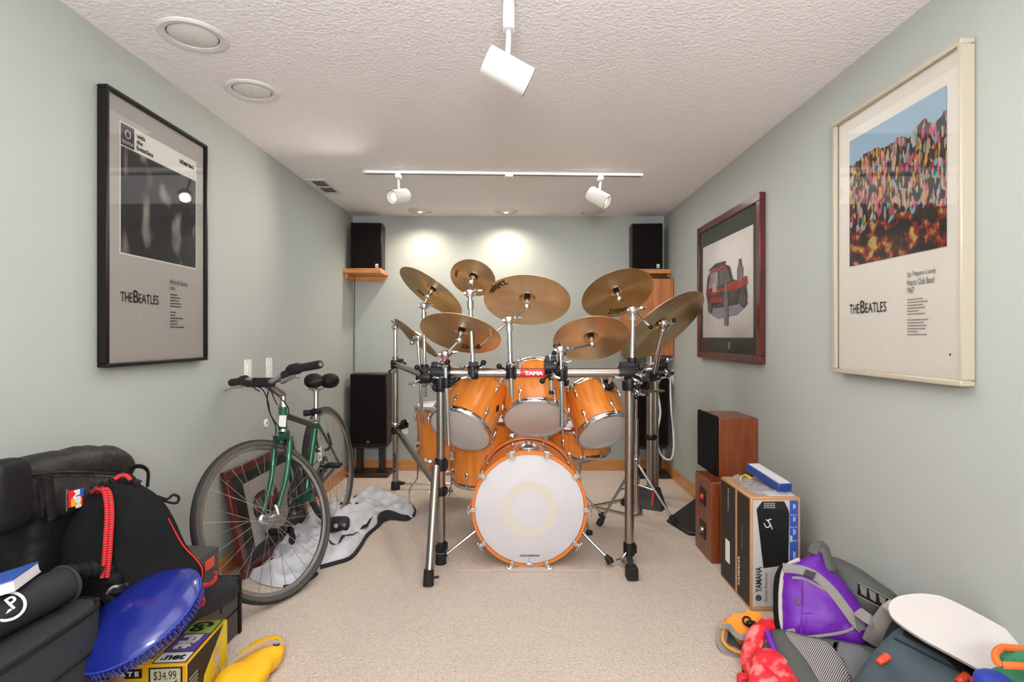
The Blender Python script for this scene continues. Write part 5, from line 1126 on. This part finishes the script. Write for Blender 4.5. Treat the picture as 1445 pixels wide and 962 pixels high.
gf.part('printed_tick', MB().prism([V(.05, -HY-.002, .14), V(.075, -HY-.002, .14), V(.085, -HY-.002, .126), V(.115, -HY-.002, .15), V(.10, -HY-.002, .11), V(.08, -HY-.002, .108)], (0, -1, 0), .0006), M['black_ink'], world=False)
gf.part('printed_portrait', MB().blob((-.05, -HY-.001, .145), (.024, .001, .030), 2, 20, 8), M['tan_card'], world=False)
def sd_(nm, pts, m, d): return gf.part(nm, MB().prism([V(HX+d, y, z) for y, z in pts], (1, 0, 0), .0008), m, world=False)
sd_('yellow_face', [(-.127, .001), (.127, .001), (.127, .189), (-.127, .189)], M['lemon_card'], .0008)
sd_('black_wedge', [(-.127, .189), (.10, .189), (-.03, .10), (-.06, .001), (-.127, .001)], M['black_ink'], .0016)
g = MB()
for k in range(9): g.box((HX+.002, -.095, .14-k*.011), (.0006, .05, .004))
gf.part('fine_print', g, M['pale_ink'], world=False, stuff=True)
sd_('printed_figure', [(.040, .140), (.046, .152), (.054, .142), (.066, .134), (.082, .146), (.084, .139), (.062, .114), (.064, .085), (.078, .05), (.071, .048), (.055, .078), (.036, .055), (.030, .058), (.046, .09), (.045, .116), (.024, .106), (.022, .112)], M['tan_card'], .0022)
sd_('printed_clothing', [(.045, .115), (.062, .114), (.066, .08), (.055, .082), (.043, .08)], M['grey_card'], .003)
g = MB()
for k in range(9): g.box((HX+.0022, .088+k*.0042, .028), (.0006, .0022 if k % 3 else .0012, .03))
sd_('barcode_patch', [(.082, .01), (.125, .01), (.125, .046), (.082, .046)], M['white_ink'], .0016); gf.part('barcode', g, M['black_ink'], world=False, stuff=True)
# yellow bag
yb = Thing('yellow_bag', 'bright yellow bag with a pale grey strap beside the fitness box', 'bag', V(-.86, 1.86, 0))
yb.part('body', MB().blob((-.862, 1.83, .040), (.074, .165, .042), 2.4, 64, 32, .34, 8), M['yellow_cloth'])
yb.part('strap', MB().tube(smooth([V(-.926, 1.80, .035), V(-.911, 1.80, .07), V(-.876, 1.84, .082), V(-.841, 1.89, .080), V(-.811, 1.93, .05)], 6), .024, 8, flat=.16, xh=(0, 0, 1)), M['light_web'])
yb.part('eyelet', MB().torus((-.819, 1.912, .075), (.5, -.3, .8), .010, .003, 16, 6), M['black_plastic'])
# ================================================================ pile on the right
# purple pack
pn = V(-.30, -.80, .52).normalized(); ppt = P(1165, 850, 1.88)
def pq(pts, d=0.0): return [onplane(x, y, ppt+pn*d, pn) for x, y in pts]
pk = Thing('pet_pack', 'purple zipped pack with grey straps slumped against the right wall', 'bag', V(.98, 1.9, 0))
pk.part('front_panel', MB().pillow(smooth(pq([(1104, 802), (1122, 792), (1150, 780), (1160, 775), (1168, 800), (1186, 815), (1212, 850), (1226, 880), (1219, 920), (1190, 914), (1150, 908), (1106, 899), (1100, 860)]), 4, True), pn, .05, .06, .07, .016, .010, 14), M['purple'])
def pt_(nm, pts, r_, m, d=.04, flat=1.0, n=5): return pk.part(nm, MB().tube(smooth(pq(pts, d), n), r_, 8, flat=flat, xh=tuple(pn)), m)
pt_('edge_piping', [(1128, 789), (1108, 801), (1102, 830), (1102, 870), (1108, 898)], .007, M['light_web'], .012)
pt_('side_panel', [(1110, 795), (1099, 815), (1097, 850), (1099, 880), (1104, 900)], .014, M['dark_mesh'], -.02)
pt_('pocket_piping', [(1118, 815), (1135, 817), (1160, 830), (1186, 850), (1202, 868), (1205, 884), (1190, 892), (1150, 898), (1125, 899)], .005, M['grey_web'], .047)
pt_('pocket_seam', [(1132, 820), (1132, 850), (1130, 895)], .002, M['purple'], .052); pt_('pocket_seam', [(1133, 865), (1160, 866), (1185, 875), (1203, 880)], .002, M['purple'], .052)
pt_('shoulder_strap', [(1105, 801), (1125, 803), (1143, 808), (1158, 818), (1176, 836), (1192, 857), (1206, 876), (1217, 888)], .015, M['grey_web'], .055, .18)
pt_('top_webbing', [(1148, 782), (1152, 773), (1160, 772), (1166, 790), (1170, 806)], .02, M['pack_grey'], .01, .3)
pk.part('snap', MB().lathe([(0, .004), (.008, .003), (.009, 0)], 14, frame(pq([(1127, 850)], .048)[0], pn)), M['pack_grey'])
pk.part('corner_patch', MB().prism(pq([(1110, 888), (1121, 886), (1124, 898), (1111, 899)], .042), pn, .004), M['grey_web'])
for q in ([(1137, 803), (1152, 808), (1148, 816), (1134, 811)], [(1206, 868), (1219, 873), (1222, 888), (1211, 890)]): pk.part('buckle', MB().prism(pq(q, .066), pn, .012), M['black_plastic'] if q[0][0] < 1200 else M['felt_grey'])
# back panel of the pack against the wall, with a printed care label
bn = V(-.55, -.55, .62).normalized(); bp0 = P(1210, 815, 1.93)
def bq(pts, d=0.0): return [onplane(x, y, bp0+bn*d, bn) for x, y in pts]
pk.part('back_panel', MB().pillow(smooth(bq([(1163, 788), (1180, 786), (1215, 803), (1250, 828), (1274, 842), (1262, 854), (1240, 866), (1215, 862), (1195, 845), (1175, 815)]), 3, True), bn, .022, .03, .04, .018, .008, 12), M['pack_grey'])
pk.part('label_panel', MB().prism(bq([(1211, 822), (1258, 846), (1252, 862), (1209, 839)], .026), bn, .002), M['dark_mesh'])
g = MB()
for (x0, y0, n_) in ((1213, 825, 6), (1226, 832, 6), (1240, 839, 5)):
    for k in range(n_): g.prism(bq([(x0+k*.4, y0+k*2.2), (x0+10, y0+5+k*2.2), (x0+10, y0+6+k*2.2), (x0+k*.4, y0+1+k*2.2)], .0275), bn, .0006)
pk.part('fine_print', g, M['pale_ink'], stuff=True)
pk.part('label_border', MB().tube(bq([(1211, 822), (1258, 846), (1252, 862), (1209, 839)], .027), .0012, 5, True), M['pale_ink'])
pk.part('wing_mesh', MB().prism(bq([(1163, 795), (1172, 800), (1200, 838), (1192, 838)], .024), bn, .003), M['mesh_zig'])
pk.part('webbing', MB().tube(smooth([P(1260, 858, 1.72), P(1250, 872, 1.72), P(1238, 890, 1.73), P(1230, 908, 1.75)], 5), .027, 8, flat=.12, xh=tuple(pn)), M['grey_web'])
pk.part('webbing', MB().tube(smooth([P(1210, 862, 1.78), P(1224, 872, 1.74), P(1236, 880, 1.74)], 5), .017, 8, flat=.18, xh=tuple(pn)), M['grey_web'])
pk.part('webbing', MB().tube(smooth([P(1250, 850, 1.70), P(1258, 858, 1.69), P(1262, 866, 1.69)], 5), .016, 8, flat=.3, xh=tuple(pn)), M['light_web'])
pk.part('lower_bulk', MB().blob(P(1225, 905, 1.85)+V(0, 0, -.07), (.12, .16, .12), 3, 28, 16, .12, 8), M['dark_mesh'])
# grey mesh pad
mn = V(-.25, -.35, .9).normalized(); mp0 = P(1165, 930, 1.74)
def mq(pts, d=0.0): return [onplane(x, y, mp0+mn*d, mn) for x, y in pts]
pd = Thing('mesh_pad', 'grey padded panel with striped mesh lying under the purple pack', 'pad', V(.95, 1.7, 0))
pd.part('pad', MB().pillow(smooth(mq([(1086, 893), (1110, 888), (1150, 898), (1210, 908), (1246, 925), (1236, 985), (1150, 990), (1125, 970), (1100, 935)]), 3, True), mn, .022, .07, .04, .018, .003, 12), M['pack_grey'])
pd.part('mesh_panel', MB().pillow(smooth(mq([(1108, 892), (1135, 898), (1165, 905), (1185, 925), (1200, 960), (1190, 980), (1165, 975), (1140, 935)], .026), 3, True), mn, .008, .006, .02, .016), M['mesh_zig'])
pd.part('felt_panel', MB().pillow(smooth(mq([(1172, 906), (1212, 911), (1240, 935), (1238, 962), (1205, 962), (1190, 930)], .028), 2, True), mn, .008, .006, .02, .016), M['felt_grey'])
pd.part('purple_edge', MB().tube(smooth(mq([(1084, 893), (1092, 915), (1105, 945), (1125, 972)], .0), 5), .014, 8), M['purple'])
# red scarf
rc = Thing('red_harness', 'red and pink patterned fabric harness on the carpet', 'harness', V(.82, 1.75, 0))
rp_ = smooth([P(1112, 878, 1.98), P(1090, 880, 1.94), P(1072, 890, 1.90), P(1063, 908, 1.87), P(1058, 930, 1.84), P(1066, 948, 1.80), P(1085, 965, 1.76)], 7)
rc.part('band', MB().tube(rp_, [.030+.008*noise.noise(V(i*.4, 0, 0)) for i in range(len(rp_))], 14, flat=.6), M['red_cloth'])
rc.part('body', MB().pillow(smooth([G(1060, 925, .09), G(1085, 922, .09), G(1110, 935, .09), G(1128, 962, .08), G(1128, 990, .06), G(1060, 990, .06), G(1058, 950, .08)], 4, True), (-.1, -.3, .9), .03, .06, .05, .015, .014, 18), M['red_cloth'])
rc.part('lining', MB().pillow(smooth([P(1072, 915, 1.86), P(1085, 905, 1.86), P(1092, 922, 1.84), P(1080, 935, 1.82)], 3, True), (-.2, -.6, .7), .01, .02, .02, .012), M['pack_grey'])
rc.part('buckle', MB().box(P(1054, 944, 1.85), (.03, .02, .03), .005), M['black_plastic']); rc.part('strap', MB().box(P(1052, 962, 1.80), (.05, .03, .05), .006), M['felt_red'])
# orange collar
oc = Thing('orange_harness', 'orange fabric harness with grey stripes lying on the carpet by the carton', 'harness', V(.75, 2.05, 0))
def band(nm, pts, r_, m, flat=.2, d=0.0): return oc.part(nm, MB().tube(smooth([P(x, y, dd-d) for x, y, dd in pts], 6), r_, 10, flat=flat, xh=(0, -.5, .8)), m)
oc.part('top_band', MB().pillow(smooth([P(1019, 886, 2.06), P(1022, 874, 2.10), P(1036, 869, 2.12), P(1058, 866, 2.12), P(1078, 874, 2.10), P(1076, 886, 2.06), P(1066, 893, 2.02), P(1052, 902, 1.98), P(1040, 900, 1.98), P(1032, 890, 2.02)], 4, True), (-.2, -.6, .77), .012, .02, .03, .012, .004, 20), M['orange_cloth'])
band('grey_stripe', [(1019, 885, 2.05), (1028, 883, 2.04), (1036, 893, 1.995), (1046, 899, 1.97), (1056, 897, 1.97)], .010, M['grey_web'], .3, .012)
band('lower_loop', [(1020, 888, 2.06), (1018, 905, 2.02), (1026, 919, 1.985), (1040, 926, 1.965), (1056, 930, 1.95)], .020, M['grey_web'], .35)
band('orange_edge', [(1021, 890, 2.04), (1020, 903, 2.0), (1028, 913, 1.98), (1042, 920, 1.955), (1054, 923, 1.945)], .005, M['orange_cloth'], 1, .01)
band('inner_lining', [(1024, 893, 2.08), (1036, 903, 2.04), (1050, 910, 2.02)], .024, M['pack_grey'], .3)
oc.part('handle_clip', MB().box(P(1060, 880, 2.04), (.035, .02, .02), .005).torus(P(1054, 876, 2.045), (0, -.8, .5), .014, .004, 16, 6), M['black_plastic'])
# slate bag and white board
wn = V(-.42, -.42, .80).normalized(); wp = P(1330, 895, 1.47)
def wq(pts, d=0.0): return [onplane(x, y, wp+wn*d, wn) for x, y in pts]
wbp = [(1254, 856), (1259, 846), (1272, 840), (1296, 837), (1320, 839), (1334, 843), (1360, 855), (1400, 876), (1430, 894), (1450, 910), (1452, 940), (1440, 965), (1405, 958), (1370, 938), (1335, 919), (1300, 900), (1270, 880), (1257, 868)]
wbs = smooth(wq(wbp), 3, True)
print('board x', max(p.x for p in wbs), 'y', min(p.y for p in wbs), max(p.y for p in wbs), 'z', min(p.z for p in wbs))
wb_mb = MB().prism(wbs, wn, .012)
solo('foam_board', 'large white rounded board leaning against the right wall', 'board', wb_mb, M['board'])
sn = V(-.30, -.62, .72).normalized(); sp0 = P(1300, 935, 1.50)
def sq(pts, d=0.0): return [onplane(x, y, sp0+sn*d, sn) for x, y in pts]
sl_ = Thing('slate_bag', 'dark slate blue cloth bag with orange buckles under the white board', 'bag', V(1.0, 1.5, 0))
sl_.part('body', MB().pillow(smooth(sq([(1272, 884), (1300, 902), (1340, 924), (1392, 955), (1400, 985), (1330, 1000), (1190, 1000), (1206, 955), (1236, 915)]), 3, True), sn, .022, .05, .04, .018, .008, 10), M['slate'])
sl_.part('side_wall', MB().blob((1.05, 1.46, .09), (.14, .14, .09), 4, 28, 14, .08, 8), M['slate'])
sl_.part('seam', MB().tube(smooth(sq([(1262, 900), (1300, 920), (1340, 940), (1368, 955)], .022), 5), .003, 6), M['black_ink']); sl_.part('strap', MB().tube(smooth(sq([(1276, 890), (1310, 908), (1350, 930), (1395, 958)], .024), 5), .012, 8, flat=.25, xh=tuple(sn)), M['dark_mesh']); sl_.part('strap', MB().tube(smooth(sq([(1335, 925), (1355, 945), (1370, 962)], .024), 5), .005, 6), M['dark_mesh'])
for x, y in ((1246, 930), (1358, 957)): sl_.part('buckle', MB().tube(smooth([sq([(x-7, y+5)], .03)[0], sq([(x-2, y+1)], .03)[0], sq([(x+3, y-2)], .03)[0], sq([(x+7, y-6)], .03)[0]], 4), [.007, .010, .009, .011, .011, .010, .012, .011, .012, .010, .012, .011, .009], 14, flat=.7), M['orange_plastic'])
sl_.part('webbing', MB().tube(smooth([P(1238, 945, 1.55), P(1252, 920, 1.6), P(1262, 895, 1.64), P(1270, 880, 1.66)], 5), .02, 8, flat=.2, xh=tuple(sn)), M['nylon'])
gb = Thing('green_bag', 'green cloth bag with an orange bound opening at the right edge', 'bag', P(1440, 940, 1.22)+V(0, 0, -.2))
gc = P(1445, 960, 1.24)
gb.part('body', MB().blob(V(gc.x+.012, gc.y, .192), (.078, .10, .186), 2.8, 32, 22, .06, 7), M['green_cloth'])
gb.part('inner_fold', MB().pillow([P(1408, 924, 1.22), P(1420, 913, 1.24), P(1450, 916, 1.24), P(1462, 928, 1.22), P(1440, 936, 1.20), P(1415, 936, 1.20)], (-.2, -.7, .7), .006, .01, .02, .01), M['green_cloth'])
gb.part('orange_binding', MB().tube(smooth([P(1411, 937, 1.19), P(1404, 925, 1.20), P(1412, 914, 1.22), P(1426, 914, 1.225), P(1445, 916, 1.23), P(1466, 922, 1.22), P(1462, 940, 1.19), P(1435, 939, 1.18)], 5, True), .0075, 8), M['orange_trim'])
bl_ = Thing('blue_pouch', 'small blue cloth pouch at the bottom right under the green bag', 'pouch', P(1408, 965, 1.26)+V(0, 0, -.1))
bl_.part('body', MB().blob(P(1408, 970, 1.25), (.035, .05, .028), 2.5, 24, 14, .1, 9), M['blue_cloth']); bl_.part('magenta_trim', MB().tube(smooth([P(1372, 960, 1.29), P(1385, 957, 1.27), P(1395, 957, 1.26)], 5), .008, 8), M['magenta'])
